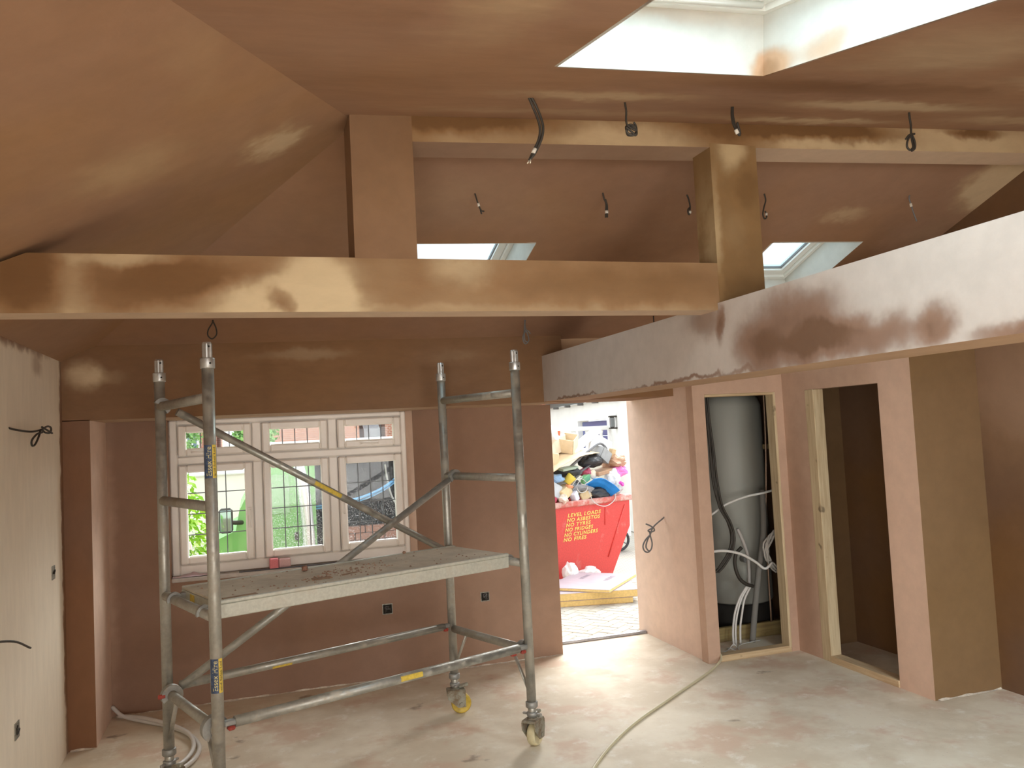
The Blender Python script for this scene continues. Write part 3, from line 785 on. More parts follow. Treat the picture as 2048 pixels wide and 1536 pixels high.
bD = brace((0.060, TW, 0.545), (TL-0.060, TW, 0.545), 'horizontal_brace', 0.0225, (0.30, 0.37, -60, -15))
def claw(c, a0, a1, parent, r0=0.0245, r1=0.043, w=0.026, trig=None):
    mb = MB(); mb.arcband(c, r0, r1, w, math.radians(a0), math.radians(a1)); o = mb.build('claw', M['cast'], parent)
    if trig:
        t = MB(); t.bbox(trig[0]-0.018, trig[0]+0.018, trig[1]-0.008, trig[1]+0.008, trig[2]-0.011, trig[2]+0.011, b=0.004); t.build('trigger', M['red'], parent)
    return o
claw((0, 0.735, RUNGS[0]), -60, 150, bA)
claw((TL, 0.735, RUNGS[2]), 60, 230, bA)
claw((0, 0.700, RUNGS[3]), -40, 215, bB, 0.0245, 0.052, 0.034, trig=(-0.050, 0.69, 0.530))
claw((TL, 0.665, RUNGS[1]), 20, 230, bB)
claw((0, 0.050, RUNGS[3]), 30, 235, bC, 0.026, 0.058, 0.036)
claw((TL, 0.050, RUNGS[3]), -30, 150, bC, 0.026, 0.048, 0.03)
for (x, parent, v) in ((0.052, bC, -0.004), (TL-0.050, bC, -0.004), (TL-0.055, bD, TW-0.004)):
    t = MB(); t.bbox(x-0.016, x+0.016, v-0.020, v+0.010, 0.518, 0.537, b=0.006); t.build('trigger', M['red'], parent)
    t = MB(); t.bbox(x-0.030, x+0.030, v-0.014, v+0.014, 0.537, 0.562, b=0.004); t.build('end_fitting', M['cast'], parent)
t = MB(); t.bbox(TL-0.045, TL-0.012, 0.095, 0.125, 0.478, 0.500, b=0.004); t.build('trigger', M['red'], bC)
# hire stickers wrapped round the front post
fp = [o for o in POSTS if abs(o.data.vertices[0].co.x) < 0.1 and abs(o.data.vertices[0].co.y) < 0.1][0]
AC = math.radians(-107.7)
def patch(name, z0, z1, a0, a1, mat, r=PR+0.0008):
    n = 10; vs = []
    for z in (z0, z1):
        for i in range(n+1):
            a = AC + math.radians(a0 + (a1-a0)*i/n); vs.append((r*math.cos(a), r*math.sin(a), z))
    mb = MB(); mb._add(vs, [(i, i+1, n+2+i, n+1+i) for i in range(n)], True); return mb.build(name, mat, fp)
def wrap_text(s, size, z0, ang, mat, spacing=1.0, length=None):
    me = text_mesh(s, size, 0.0, spacing=spacing)
    mx = max(v.co.x for v in me.vertices)
    k_ = (length/mx) if length else 1.0
    def fn(co):
        a = AC + math.radians(ang) - co.y/PR
        r = PR + 0.0014
        return Vector((r*math.cos(a), r*math.sin(a), z0 + co.x*k_))
    return place_mesh('lettering', me, mat, fp, fn=fn)
def hire_sticker(z0, z1):
    patch('sticker_blue', z0, z1, -66, 18, M['blue']); patch('sticker_yellow', z0, z1, 18, 62, M['yellow'])
    wrap_text('Essex Hire', 0.030, z0+0.008, 8, M['yellow_text'], length=(z1-z0)-0.016)
    wrap_text('and Sales Ltd', 0.014, z0+0.008, 48, M['ink'], length=(z1-z0)-0.02)
hire_sticker(1.610, 1.755); hire_sticker(0.690, 0.835)

# castors: stem, wing collar, forked housing, wheel, brake lever
def caster(u, v, rot, wheel_mat, off=0.018):
    c = empty('caster', (u, v, 0), rot, tower)
    mb = MB(); mb.lathe([(0.0225, 0.13), (0.0225, 0.26)], 16); mb.build('stem', M['alu'], c)
    mb = MB(); mb.lathe([(0.030, 0.213), (0.034, 0.217), (0.034, 0.243), (0.029, 0.247)], 18); mb.build('clamp_collar', M['cast'], c)
    mb = MB(); mb.lathe([(0.026, 0.165), (0.031, 0.170), (0.031, 0.186), (0.026, 0.190)], 18)
    mb.bbox(-0.058, 0.058, -0.008, 0.008, 0.171, 0.183, b=0.003); mb.build('wing_nut', M['cast'], c)
    mb = MB(); mb.lathe([(0.030, 0.140), (0.033, 0.147), (0.027, 0.158)], 18); mb.build('bearing_cap', M['rusty'], c)
    # fork: top plate and two tapering cheeks either side of the wheel (axle along local X)
    mb = MB(); mb.bbox(-0.044, 0.044, -0.052, 0.062, 0.136, 0.152, b=0.005)
    cheek = [(-0.052, 0.140), (0.062, 0.140), (0.062, 0.095), (off+0.026, 0.044), (off-0.022, 0.044), (-0.048, 0.098)]
    mb.prism(cheek, 'x', -0.044, -0.037); mb.prism(cheek, 'x', 0.037, 0.044)
    mb.bbox(-0.038, 0.038, 0.056, 0.062, 0.098, 0.140, b=0.002)
    mb.build('fork', M['rusty'], c)
    Mx = Matrix.Translation((0, off, 0.0625)) @ Matrix.Rotation(math.pi/2, 4, 'Y')
    mb = MB(); mb.lathe([(0.012, -0.024), (0.045, -0.020), (0.050, -0.0245), (0.0575, -0.0235), (0.0625, -0.016), (0.0625, 0.016), (0.0575, 0.0235), (0.050, 0.0245), (0.045, 0.020), (0.012, 0.024)], 28, Mx); mb.build('wheel', wheel_mat, c)
    mb = MB(); mb.lathe([(0.0085, -0.050), (0.0085, 0.050)], 8, Mx); mb.lathe([(0.014, 0.044), (0.014, 0.051)], 6, Mx); mb.lathe([(0.014, -0.051), (0.014, -0.044)], 6, Mx); mb.build('axle_bolt', M['rusty'], c)
    mb = MB(); mb.bbox(-0.015, 0.015, 0.050, 0.112, 0.146, 0.164, b=0.005, M=Matrix.Rotation(math.radians(10), 4, 'X')); mb.build('brake_lever', M['rusty'], c)
caster(TL, 0, math.radians(-66), M['wheel_w'], 0.022)
caster(TL, TW, math.radians(-118), M['wheel_y'], 0.035)
caster(0, TW, math.radians(-150), M['wheel_w'])
caster(0, 0, math.radians(-100), M['wheel_y'])

# ------------------------------------------------------------------ working platform hooked over the rungs
def plat_mat():
    m, nt, b = new_mat('plaster_smeared_plywood'); g = G(nt); P = g.pos()
    n = g.noise(P, 4.0, 6, 0.7); s = g.noise(g.mapping(P, (3, 12, 8)), 5, 4, 0.6)
    c = g.mix(g.remap(n, 0.35, 0.65), (0.55, 0.495, 0.385), (0.70, 0.63, 0.50))
    c = g.mix(g.math('MULTIPLY', g.remap(s, 0.55, 0.72), 0.6), c, (0.46, 0.31, 0.21))
    g.link(c, b.inputs['Base Color']); b.inputs['Roughness'].default_value = 0.75
    g.bump(n, 0.2, 0.01, b)
    return m
M['ply'] = plat_mat()
M['rail'] = metal_dirty('platform_rail', (0.60, 0.60, 0.52), (0.54, 0.50, 0.41), 0.5, 0.45, 0.35, 9)
plat = empty('scaffold_platform', (-0.1678, 3.8726, 0.0), YAW)
tag(plat, 'plywood scaffold platform smeared with dried plaster hooked across the tower', 'platform')
PU0, PU1, PV0, PV1 = 0.052, TL-0.040, 0.090, 0.672
for (a, b_) in ((PU0, 0.868), (0.872, PU1)):
    mb = MB(); mb.bbox(a, b_, PV0+0.02, PV1-0.02, 1.043, 1.054, b=0.002); mb.build('deck_board', M['ply'], plat)
for v0 in (PV0, PV1-0.030):
    mb = MB(); mb.bbox(PU0, PU1, v0, v0+0.030, 0.978, 1.042, b=0.004); r_ = mb.build('side_rail', M['rail'], plat)
    mb = MB(); mb.bbox(PU0, PU1, v0-0.003, v0+0.024, 1.0425, 1.0585, b=0.003); mb.build('toe_edge', M['rail'], r_)
for u0 in (PU0, PU1-0.03):
    mb = MB(); mb.bbox(u0, u0+0.030, PV0+0.031, PV1-0.031, 0.99, 1.04, b=0.003); e_ = mb.build('end_rail', M['rail'], plat)
for (ux, a0, a1) in ((0, -20, 200), (TL, -20, 200)):
    for v0 in (0.150, 0.610):
        mb = MB(); mb.arcband((ux, v0, RUNGS[2]), 0.0245, 0.037, 0.022, math.radians(a0), math.radians(a1))
        if ux == 0: mb.bbox(0.03, 0.056, v0-0.011, v0+0.011, 1.005, 1.035, b=0.003)
        else: mb.bbox(TL-0.045, TL-0.028, v0-0.011, v0+0.011, 1.005, 1.035, b=0.003)
        mb.build('hook', M['cast'], plat)
mb = MB(); mb.box(PU0-0.0012, PU0-0.0004, 0.46, 0.53, 0.998, 1.035); mb.build('sticker', M['yellow'], plat)

TM = Matrix.Translation((-0.1678, 3.8726, 0)) @ Matrix.Rotation(YAW, 4, 'Z')
M['crumb'] = simple('dried_plaster_crumb', (0.40, 0.25, 0.17), 0.9, var=0.3, vscale=80)
def lump(name, c, r, mat, label, cat, group=None, seed=0, flat=1.0):
    bm = bmesh.new(); bmesh.ops.create_icosphere(bm, subdivisions=2, radius=r)
    for v in bm.verts:
        n = mnoise.noise(v.co*(1.6/r) + Vector((seed, 0, 0))); v.co *= 1 + 0.35*n; v.co.z *= flat
    zmin = min(v.co.z for v in bm.verts)
    for v in bm.verts: v.co.z -= zmin
    me = bpy.data.meshes.new(name); bm.to_mesh(me); bm.free(); me.materials.append(mat)
    o = bpy.data.objects.new(name, me); COL.objects.link(o); o.location = c
    return tag(o, label, cat, group)
lump('mortar_lump', TM @ Vector((0.66, 0.56, 1.0545)), 0.019, simple('brick_red_lump', (0.30, 0.16, 0.11), 0.9, var=0.3, vscale=90), 'small reddish mortar lump near the rear edge of the platform', 'lump', seed=3, flat=0.85)
lump('mortar_lump', TM @ Vector((1.32, 0.64, 1.0545)), 0.011, M['crumb'], 'tiny mortar lump on the platform near the rear tower post', 'lump', seed=9, flat=0.8)
# thin scraps of board on the deck
def scrap(u, v, l, w, rot, label):
    mb = MB(); mb.bbox(-l/2, l/2, -w/2, w/2, 0, 0.004, b=0.0015)
    o = mb.build('board_scrap', simple('brown_scrap', (0.34, 0.22, 0.14), 0.85, var=0.25, vscale=30))
    o.matrix_world = TM @ Matrix.Translation((u, v, 1.0545)) @ Matrix.Rotation(math.radians(rot), 4, 'Z')
    return tag(o, label, 'scrap')
scrap(0.16, 0.135, 0.16, 0.035, 2, 'thin board scrap at the front of the platform beside the stickered post')
scrap(0.62, 0.26, 0.10, 0.05, -12, 'torn board scrap among plaster crumbs in the middle of the platform')
scrap(0.78, 0.27, 0.10, 0.014, 14, 'narrow dark sliver of board near the middle of the platform')
cr = MB()
for i in range(230):
    if i < 150: u, v = random.gauss(0.75, 0.17), random.uniform(0.16, 0.6); v = 0.16 + (u-0.45)*0.35 + random.gauss(0.08, 0.07)
    else: u, v = random.uniform(0.1, 1.6), random.uniform(0.13, 0.64)
    u = min(max(u, 0.09), 1.62); v = min(max(v, 0.125), 0.64)
    s = random.uniform(0.002, 0.009)
    q = TM @ Matrix.Translation((u, v, 1.0543)) @ Matrix.Rotation(random.uniform(0, 6), 4, 'Z')
    cr._add([q @ Vector(p) for p in ((-s, -s*0.6, 0), (s, -s*0.4, 0), (0.2*s, s, 0), (0.1*s, 0.1*s, s*0.8))], [(0, 2, 1), (0, 1, 3), (1, 2, 3), (2, 0, 3)])
tag(cr.build('plaster_crumbs', M['crumb']), 'scattered dried plaster crumbs on the scaffold platform', 'crumbs', kind='stuff')

# ------------------------------------------------------------------ cables left for the lights
def cable(name, paths, label, group=None, r=0.0046, mat='cable', sleeves=(), tips=(), cat='cable', sub=6):
    mb = MB()
    for p in paths: mb.tube(catmull(p, sub), r, 8)
    o = mb.build(name, M[mat])
    tag(o, label, cat, group)
    for (p, q, rr) in sleeves:
        s = MB(); s.tube([p, q], rr, 10); s.build('marker_sleeve', M['sleeve'], o)
    for (p, q) in tips:
        s = MB(); s.tube([p, q], 0.0028, 6); s.build('bare_core', M['copper'], o)
    return o
GN = 'light cables hanging from the near ceiling slope'; GF = 'light cables hanging from the far ceiling slope'
cable('light_cable', [[(1.014, 2.81, 2.985), (1.040, 2.83, 2.945), (1.062, 2.83, 2.880), (1.058, 2.83, 2.830), (1.030, 2.83, 2.772), (1.014, 2.83, 2.742)],
                      [(1.022, 2.81, 2.985), (1.052, 2.825, 2.945), (1.073, 2.825, 2.880), (1.067, 2.825, 2.830), (1.040, 2.825, 2.775), (1.018, 2.825, 2.746)]],
      'dark twin cable curving down from the ceiling nearest the first truss post', GN, 0.0050,
      sleeves=[((1.039, 2.827, 2.786), (1.030, 2.827, 2.768), 0.0085)], tips=[((1.014, 2.83, 2.742), (1.006, 2.83, 2.730)), ((1.018, 2.825, 2.746), (1.014, 2.82, 2.728))])
def knot(c, r, turns, seed, ax=(1, 0, 0), az=(0, 0, 1), ay=(0, 1, 0)):
    rnd = random.Random(seed); pts = []
    for i in range(int(turns*8)):
        a = i*math.pi/4; rr = r*rnd.uniform(0.55, 1.1)
        pts.append(Vector(c) + Vector(ax)*math.cos(a)*rr + Vector(az)*math.sin(a)*rr + Vector(ay)*rnd.uniform(-0.4, 0.4)*r)
    return pts
cable('light_cable', [[(1.421, 2.839, 3.0), (1.424, 2.835, 2.96), (1.421, 2.83, 2.905)] + knot((1.438, 2.83, 2.880), 0.024, 3.0, 4) + [(1.459, 2.83, 2.900), (1.450, 2.83, 2.915)],
                      [(1.412, 2.82, 2.890), (1.425, 2.82, 2.880), (1.443, 2.815, 2.862)]],
      'dark cable ending in a tangled knot below the near rooflight', GN, 0.0042, sub=4)
cable('light_cable', [[(1.916, 2.857, 3.03), (1.908, 2.85, 2.985), (1.906, 2.84, 2.945), (1.912, 2.83, 2.905), (1.919, 2.83, 2.893), (1.922, 2.83, 2.905), (1.912, 2.83, 2.945)],
                      [(1.912, 2.857, 3.03), (1.903, 2.85, 2.985), (1.900, 2.84, 2.945), (1.904, 2.83, 2.915), (1.912, 2.83, 2.896)]],
      'dark folded cable with a white marker hanging before the post on the long beam', GN, 0.0048, sleeves=[((1.903, 2.829, 2.915), (1.911, 2.829, 2.898), 0.0080)])
cable('light_cable', [[(2.805, 2.853, 3.066), (2.803, 2.85, 3.03), (2.806, 2.85, 3.00), (2.795, 2.84, 2.96), (2.796, 2.84, 2.93), (2.790, 2.83, 2.895), (2.772, 2.83, 2.880), (2.757, 2.83, 2.895), (2.765, 2.83, 2.925), (2.795, 2.835, 2.955)],
                      [(2.748, 2.825, 2.925), (2.770, 2.825, 2.945), (2.803, 2.83, 2.953)], [(2.795, 2.84, 2.96), (2.800, 2.83, 2.92), (2.794, 2.825, 2.888), (2.775, 2.825, 2.874)]],
      'dark cable tied in a bow loop hanging farthest along the near ceiling slope', GN, 0.0046)
cable('light_cable', [[(1.095, 3.88, 2.935), (1.103, 3.88, 2.905), (1.110, 3.88, 2.88), (1.124, 3.88, 2.845), (1.140, 3.88, 2.840)], [(1.121, 3.88, 2.848), (1.126, 3.88, 2.826)]],
      'short forked grey cable with white marker above the rooflight between truss posts', GF, 0.0040, sleeves=[((1.111, 3.88, 2.880), (1.115, 3.88, 2.864), 0.0065)])
cable('light_cable', [[(1.780, 3.869, 2.965), (1.786, 3.87, 2.93), (1.796, 3.87, 2.90), (1.793, 3.87, 2.86), (1.790, 3.87, 2.826)], [(1.793, 3.865, 2.92), (1.800, 3.865, 2.89), (1.799, 3.865, 2.855), (1.797, 3.865, 2.826)]],
      'short dark doubled cable midway between the two truss posts', GF, 0.0042, sleeves=[((1.796, 3.867, 2.862), (1.796, 3.867, 2.847), 0.0090)])
cable('light_cable', [[(2.278, 3.883, 2.975), (2.290, 3.883, 2.945), (2.296, 3.883, 2.905), (2.290, 3.883, 2.875), (2.282, 3.883, 2.862)], [(2.293, 3.88, 2.90), (2.281, 3.88, 2.888), (2.280, 3.88, 2.870), (2.288, 3.88, 2.858)]],
      'short dark hooked cable just beside the shaded face of the truss post', GF, 0.0042, sleeves=[((2.293, 3.88, 2.880), (2.291, 3.88, 2.868), 0.0070)])
cable('light_cable', [[(2.758, 3.872, 2.995), (2.766, 3.872, 2.955), (2.752, 3.872, 2.915), (2.742, 3.872, 2.875), (2.750, 3.872, 2.850), (2.764, 3.872, 2.858), (2.765, 3.872, 2.878), (2.756, 3.872, 2.893)]],
      'dark S shaped cable with a hooked end above the far rooflight beyond the post', GF, 0.0042, sleeves=[((2.766, 3.872, 2.882), (2.763, 3.872, 2.868), 0.0070)])
cable('light_cable', [[(3.773, 3.88, 3.03), (3.765, 3.88, 3.005), (3.775, 3.88, 2.97), (3.792, 3.88, 2.91), (3.808, 3.88, 2.868)]],
      'short straight grey cable nearest the dark end wall of the far slope', GF, 0.0042, 'cable_grey', sleeves=[((3.772, 3.88, 2.975), (3.777, 3.88, 2.955), 0.0075)])
GH = 'looped cables hanging near the window header'
cable('light_cable', [[(-0.188, 5.204, 2.52), (-0.190, 5.204, 2.485), (-0.215, 5.2, 2.44), (-0.218, 5.2, 2.405), (-0.195, 5.2, 2.385), (-0.170, 5.2, 2.41), (-0.172, 5.2, 2.45), (-0.190, 5.2, 2.495)]],
      'thin dark cable loop hanging directly above the stickered tower post', GH, 0.0040)
cable('light_cable', [[(1.805, 5.295, 2.52), (1.805, 5.295, 2.46), (1.806, 5.29, 2.425), (1.785, 5.29, 2.385), (1.788, 5.29, 2.345), (1.805, 5.29, 2.335), (1.825, 5.29, 2.36), (1.818, 5.29, 2.40), (1.803, 5.29, 2.43)],
                      [(1.806, 5.285, 2.43), (1.825, 5.28, 2.415), (1.835, 5.28, 2.40)], [(1.812, 5.295, 2.51), (1.800, 5.295, 2.45), (1.793, 5.285, 2.40), (1.797, 5.285, 2.355), (1.812, 5.285, 2.345)]],
      'grey looped cable hanging beside the end of the long beam', GH, 0.0045, 'cable_grey')
cable('light_cable', [[(2.768, 5.275, 2.53), (2.768, 5.275, 2.47), (2.772, 5.275, 2.40)]], 'short dark cable end peeping over the long beam below the truss chord', GH, 0.0045)
cable('wall_cable', [[(-1.075, 4.392, 1.883), (-1.05, 4.44, 1.872), (-1.02, 4.58, 1.864), (-1.00, 4.70, 1.875), (-0.995, 4.80, 1.893), (-0.992, 4.87, 1.888), (-0.995, 4.87, 1.862), (-1.0, 4.78, 1.862), (-1.0, 4.70, 1.875), (-0.99, 4.60, 1.84), (-0.985, 4.50, 1.80), (-0.985, 4.44, 1.795), (-0.985, 4.44, 1.82), (-0.99, 4.56, 1.85), (-1.0, 4.72, 1.862)],
                     [(-0.995, 4.69, 1.888), (-0.985, 4.76, 1.872), (-0.98, 4.84, 1.858)]],
      'grey brown cable tied in a loop sticking out of the pale wall', None, 0.0050)
cable('wall_cable', [[(-1.075, 3.70, 1.00), (-1.02, 3.85, 1.005), (-0.98, 4.05, 0.965), (-0.975, 4.30, 0.88)]], 'single dark cable end curving out low from the pale wall', None, 0.0050)
cable('wall_cable', [[(3.125, 5.974, 1.005), (3.095, 5.972, 0.985), (3.06, 5.97, 0.965), (3.02, 5.97, 0.935), (3.000, 5.97, 0.905), (2.985, 5.97, 0.875), (2.945, 5.97, 0.84), (2.920, 5.97, 0.795), (2.930, 5.97, 0.755), (2.960, 5.97, 0.742), (2.990, 5.97, 0.765), (3.000, 5.97, 0.81), (2.990, 5.97, 0.86), (2.985, 5.97, 0.895)],
                     [(2.950, 5.96, 0.965), (2.985, 5.955, 0.948), (3.015, 5.955, 0.925), (3.022, 5.965, 0.905), (3.0, 5.985, 0.895), (2.975, 5.975, 0.91), (3.0, 5.95, 0.93), (3.02, 5.96, 0.94)],
                     [(2.985, 5.96, 0.88), (2.955, 5.955, 0.84), (2.938, 5.955, 0.79), (2.955, 5.955, 0.757), (2.975, 5.96, 0.755)]],
      'grey cable knotted into a drop shaped loop on the pink doorway wall', None, 0.0062, 'cable_grey')

# ------------------------------------------------------------------ flush back boxes
def back_box(loc, rz, label, w=0.076, open_=True):
    b = empty('socket_box', loc, rz); tag(b, label, 'socket box')
    mb = MB(); h = w/2; t = 0.006
    for a in ((-h, -h+t, -h, h), (h-t, h, -h, h), (-h+t, h-t, -h, -h+t), (-h+t, h-t, h-t, h)):
        mb.box(a[0], a[1], -0.004, 0.0, a[2], a[3])
    mb.build('box_rim', M['galv'], b)
    mb = MB(); mb.box(-h+t, h-t, -0.0015, 0.0, -h+t, h-t); mb.build('box_back', M['dark'] if open_ else M['galv'], b)  # open boxes: dark plate stands for their shaded inside
    rnd = random.Random(int(abs(loc[0])*1000)+int(loc[2]*100))
    for i in range(4 if open_ else 1):
        p = [(rnd.uniform(-h, h)*0.6, -0.004, rnd.uniform(-h, h)*0.6) for _ in range(4)]
        p[1] = (p[1][0], -0.010, p[1][2]); p[2] = (p[2][0], -0.008, p[2][2])
        mb = MB(); mb.tube(catmull(p, 4), 0.0032, 6); mb.build('wire', M['cable_grey'] if i % 2 else M['cable'], b)
back_box((0.918, YW, 0.499), 0, 'open socket back box below the window near its edge')
back_box((1.658, YW, 0.509), 0, 'open socket back box between the tower post and the doorway', 0.070)
back_box((XL, 5.24, 1.089), math.radians(90), 'metal switch back box at waist height in the pale wall', 0.075, False)
back_box((XL, 4.444, 0.483), math.radians(90), 'metal socket back box low down in the pale wall', 0.075, False)

# ------------------------------------------------------------------ loose pipe and lead on the floor
M['pvc'] = simple('white_plastic_pipe', (0.72, 0.70, 0.66), 0.35)
def run(name, paths, r, mat, label, cat, sub=8):
    mb = MB()
    for p in paths: mb.tube(catmull(p, sub), r, 10)
    return tag(mb.build(name, mat), label, cat)
run('plastic_pipe', [[(-0.915, 6.10, 0.075), (-0.84, 6.02, 0.030), (-0.70, 5.89, 0.016), (-0.56, 5.74, 0.016), (-0.42, 5.53, 0.016), (-0.335, 5.26, 0.016), (-0.36, 5.03, 0.016), (-0.48, 4.87, 0.016), (-0.66, 4.86, 0.016)],
                     [(-0.88, 6.06, 0.022), (-0.68, 5.86, 0.040), (-0.44, 5.52, 0.042), (-0.365, 5.27, 0.030), (-0.40, 5.06, 0.016), (-0.52, 4.92, 0.016), (-0.70, 4.93, 0.016)]],
    0.0125, M['pvc'], 'white plastic pipe curling across the floor from the window recess', 'pipe')
run('extension_lead', [[(3.23, 5.60, 0.012), (3.215, 5.43, 0.055), (3.17, 5.34, 0.030), (2.98, 5.19, 0.009), (2.482, 4.819, 0.009), (2.02, 4.46, 0.009), (1.637, 4.053, 0.009), (1.30, 3.55, 0.009), (0.95, 2.8, 0.009)]],
    0.0082, simple('cream_flex', (0.60, 0.54, 0.36), 0.5), 'cream flex snaking across the floor from the cylinder closet', 'flex')

# things on the window sill
sp = MB(); sp.bbox(0.105, 0.165, 6.125, 6.205, 0.8635, 0.935, b=0.006)
tag(sp.build('sponge', simple('pink_sponge', (0.80, 0.25, 0.28), 0.9, var=0.1, vscale=200)), 'bright pink sponge block standing on the window sill', 'sponge')
sp = MB(); sp.bbox(0.168, 0.250, 6.150, 6.205, 0.8635, 0.928, b=0.006)
tag(sp.build('sponge', simple('pale_pink_sponge', (0.78, 0.52, 0.52), 0.9, var=0.1, vscale=200)), 'paler pink sponge beside the bright pink one on the sill', 'sponge')
ps = MB(); nx, ny = 14, 5; vs = []
for i in range(nx+1):
    for j in range(ny+1):
        x = -0.53 + 0.30*i/nx; y = 6.125 + 0.075*j/ny
        vs.append((x, y, 0.8645 + 0.012*abs(mnoise.noise(Vector((x*14, y*25, 0)))) + 0.018*max(0, 1-abs((x+0.40)/0.08))*(j/ny)))
ps._add(vs, [(i*(ny+1)+j, (i+1)*(ny+1)+j, (i+1)*(ny+1)+j+1, i*(ny+1)+j+1) for i in range(nx) for j in range(ny)], True)
tag(ps.build('plastic_film', simple('pink_film', (0.74, 0.55, 0.62), 0.3)), 'crumpled pinkish plastic film lying on the end of the sill', 'film')
sc1 = MB(); sc1.bbox(-0.10, 0.62, 6.122, 6.150, 0.8635, 0.870, b=0.002)
tag(sc1.build('edging_strip', simple('dark_edging', (0.10, 0.10, 0.11), 0.5, 0.3)), 'thin dark edging strip lying along the window sill', 'strip')

# ------------------------------------------------------------------ inside the cylinder closet
tank = empty('water_cylinder', (3.89, 6.20, 0)); tag(tank, 'pale grey hot water cylinder standing in the closet', 'water cylinder')
mb = MB(); mb.lathe([(0.270, 0.245), (0.285, 0.26), (0.285, 1.86), (0.26, 1.93), (0.16, 1.98)], 40); mb.build('jacket', simple('pale_grey_jacket', (0.33, 0.33, 0.29), 0.5), tank)
mb = MB(); mb.lathe([(0.275, 0.0), (0.275, 0.22), (0.26, 0.245)], 40); mb.build('base', M['dark'], tank)
mb = MB(); mb.tube([(-0.10, -0.33, 0.62), (-0.10, -0.26, 0.62)], 0.03, 12); mb.build('valve', M['cast'], tank)
bundle = empty('cable_bundle'); tag(bundle, 'bundle of black supply cables hanging inside the cylinder closet', 'cables')
for i in range(6):
    dx, dy = random.uniform(-0.022, 0.022), random.uniform(-0.02, 0.02)
    pts = [(3.330, 5.62, 2.05), (3.352, 5.62, 1.942), (3.361, 5.62, 1.757), (3.379, 5.62, 1.525), (3.389, 5.62, 1.295), (3.418, 5.62, 1.102), (3.487, 5.62, 0.963), (3.514, 5.62, 0.846), (3.479, 5.62, 0.735), (3.407, 5.62, 0.647), (3.350, 5.62, 0.600)]
    pts = [(p[0]+dx*(0.6+0.5*math.sin(k_*1.3+i)), p[1]+dy, p[2]) for k_, p in enumerate(pts)]
    mb = MB(); mb.tube(catmull(pts, 5), 0.0085, 8)
    mb.build('supply_cable', M['cable'], bundle)
run('plastic_pipe', [[(3.25, 5.66, 0.98), (3.372, 5.66, 1.034), (3.487, 5.66, 1.094), (3.669, 5.66, 1.143), (3.852, 5.66, 1.165), (4.002, 5.66, 1.194), (4.15, 5.66, 1.23)]], 0.009, M['pvc'], 'white pipe rising across the cylinder closet at chest height', 'pipe')
run('plastic_pipe', [[(3.22, 5.58, 0.75), (3.341, 5.58, 0.763), (3.436, 5.58, 0.754), (3.566, 5.60, 0.716), (3.694, 5.62, 0.646), (3.779, 5.62, 0.584), (3.850, 5.62, 0.624)]], 0.0105, M['pvc'], 'white pipe bending down across the middle of the cylinder closet', 'pipe')
run('lagged_pipe', [[(3.895, 5.76, 1.18), (3.884, 5.76, 0.861), (3.810, 5.76, 0.513), (3.750, 5.76, 0.208), (3.715, 5.76, 0.0)]], 0.024, simple('grey_lagging', (0.20, 0.19, 0.17), 0.8), 'thick grey lagged pipe leaning in the cylinder closet', 'pipe')
run('riser_pipe', [[(4.013, 5.82, 2.1), (4.000, 5.82, 1.571), (3.973, 5.82, 1.168), (3.947, 5.82, 0.849), (3.94, 5.82, 0.12)]], 0.008, simple('dull_copper', (0.35, 0.24, 0.17), 0.4, 0.6), 'thin copper riser pipe beside the water cylinder', 'pipe')
run('capped_pipe', [[(3.583, 5.66, 0.905), (3.621, 5.66, 0.813), (3.670, 5.68, 0.693), (3.70, 5.72, 0.58), (3.72, 5.76, 0.45)]], 0.013, simple('grey_pipe', (0.42, 0.40, 0.38), 0.5), 'short capped grey pipe pointing up in the cylinder closet', 'pipe')
run('black_hose', [[(3.634, 5.70, 0.750), (3.581, 5.70, 0.704), (3.565, 5.70, 0.621), (3.594, 5.70, 0.522), (3.652, 5.70, 0.466), (3.72, 5.71, 0.440)]], 0.014, M['cable'], 'black hose bent into a half loop in the cylinder closet', 'hose')
for i, p in enumerate(([(3.673, 5.72, 0.445), (3.604, 5.72, 0.363), (3.551, 5.72, 0.254), (3.523, 5.72, 0.123), (3.52, 5.72, 0.0)], [(3.700, 5.735, 0.443), (3.628, 5.735, 0.354), (3.580, 5.735, 0.240), (3.556, 5.735, 0.128), (3.55, 5.735, 0.0)], [(3.723, 5.75, 0.429), (3.662, 5.75, 0.338), (3.630, 5.75, 0.226), (3.608, 5.75, 0.128), (3.60, 5.75, 0.0)])):
    run('floor_pipe', [p], 0.0085, M['pvc'], ['outermost white pipe arching to the cylinder closet floor', 'middle white pipe arching to the cylinder closet floor', 'innermost white pipe arching to the cylinder closet floor'][i], 'pipe')
coil = []
for i in range(5*16):
    a = i*math.pi/8; r = 0.125 + 0.012*math.sin(i*1.7) + 0.004*(i//16)
    coil.append((3.97 + r*math.cos(a), 5.66 + 0.006*(i//16) + 0.008*math.sin(i*0.9), 0.70 + r*1.15*math.sin(a)))
run('pipe_coil', [coil], 0.008, simple('dusty_white_pipe', (0.50, 0.48, 0.44), 0.5), 'coil of spare white pipe hung at the jamb of the cylinder closet', 'pipe coil', sub=2)
rail_ = MB(); rail_.bbox(4.02, 4.38, 5.86, 5.90, 1.495, 1.535, b=0.003)
tag(rail_.build('fixing_rail', timber('dark_rail', (0.30, 0.22, 0.10), (0.20, 0.14, 0.07), 'x')), 'short timber fixing rail beside the water cylinder', 'timber')
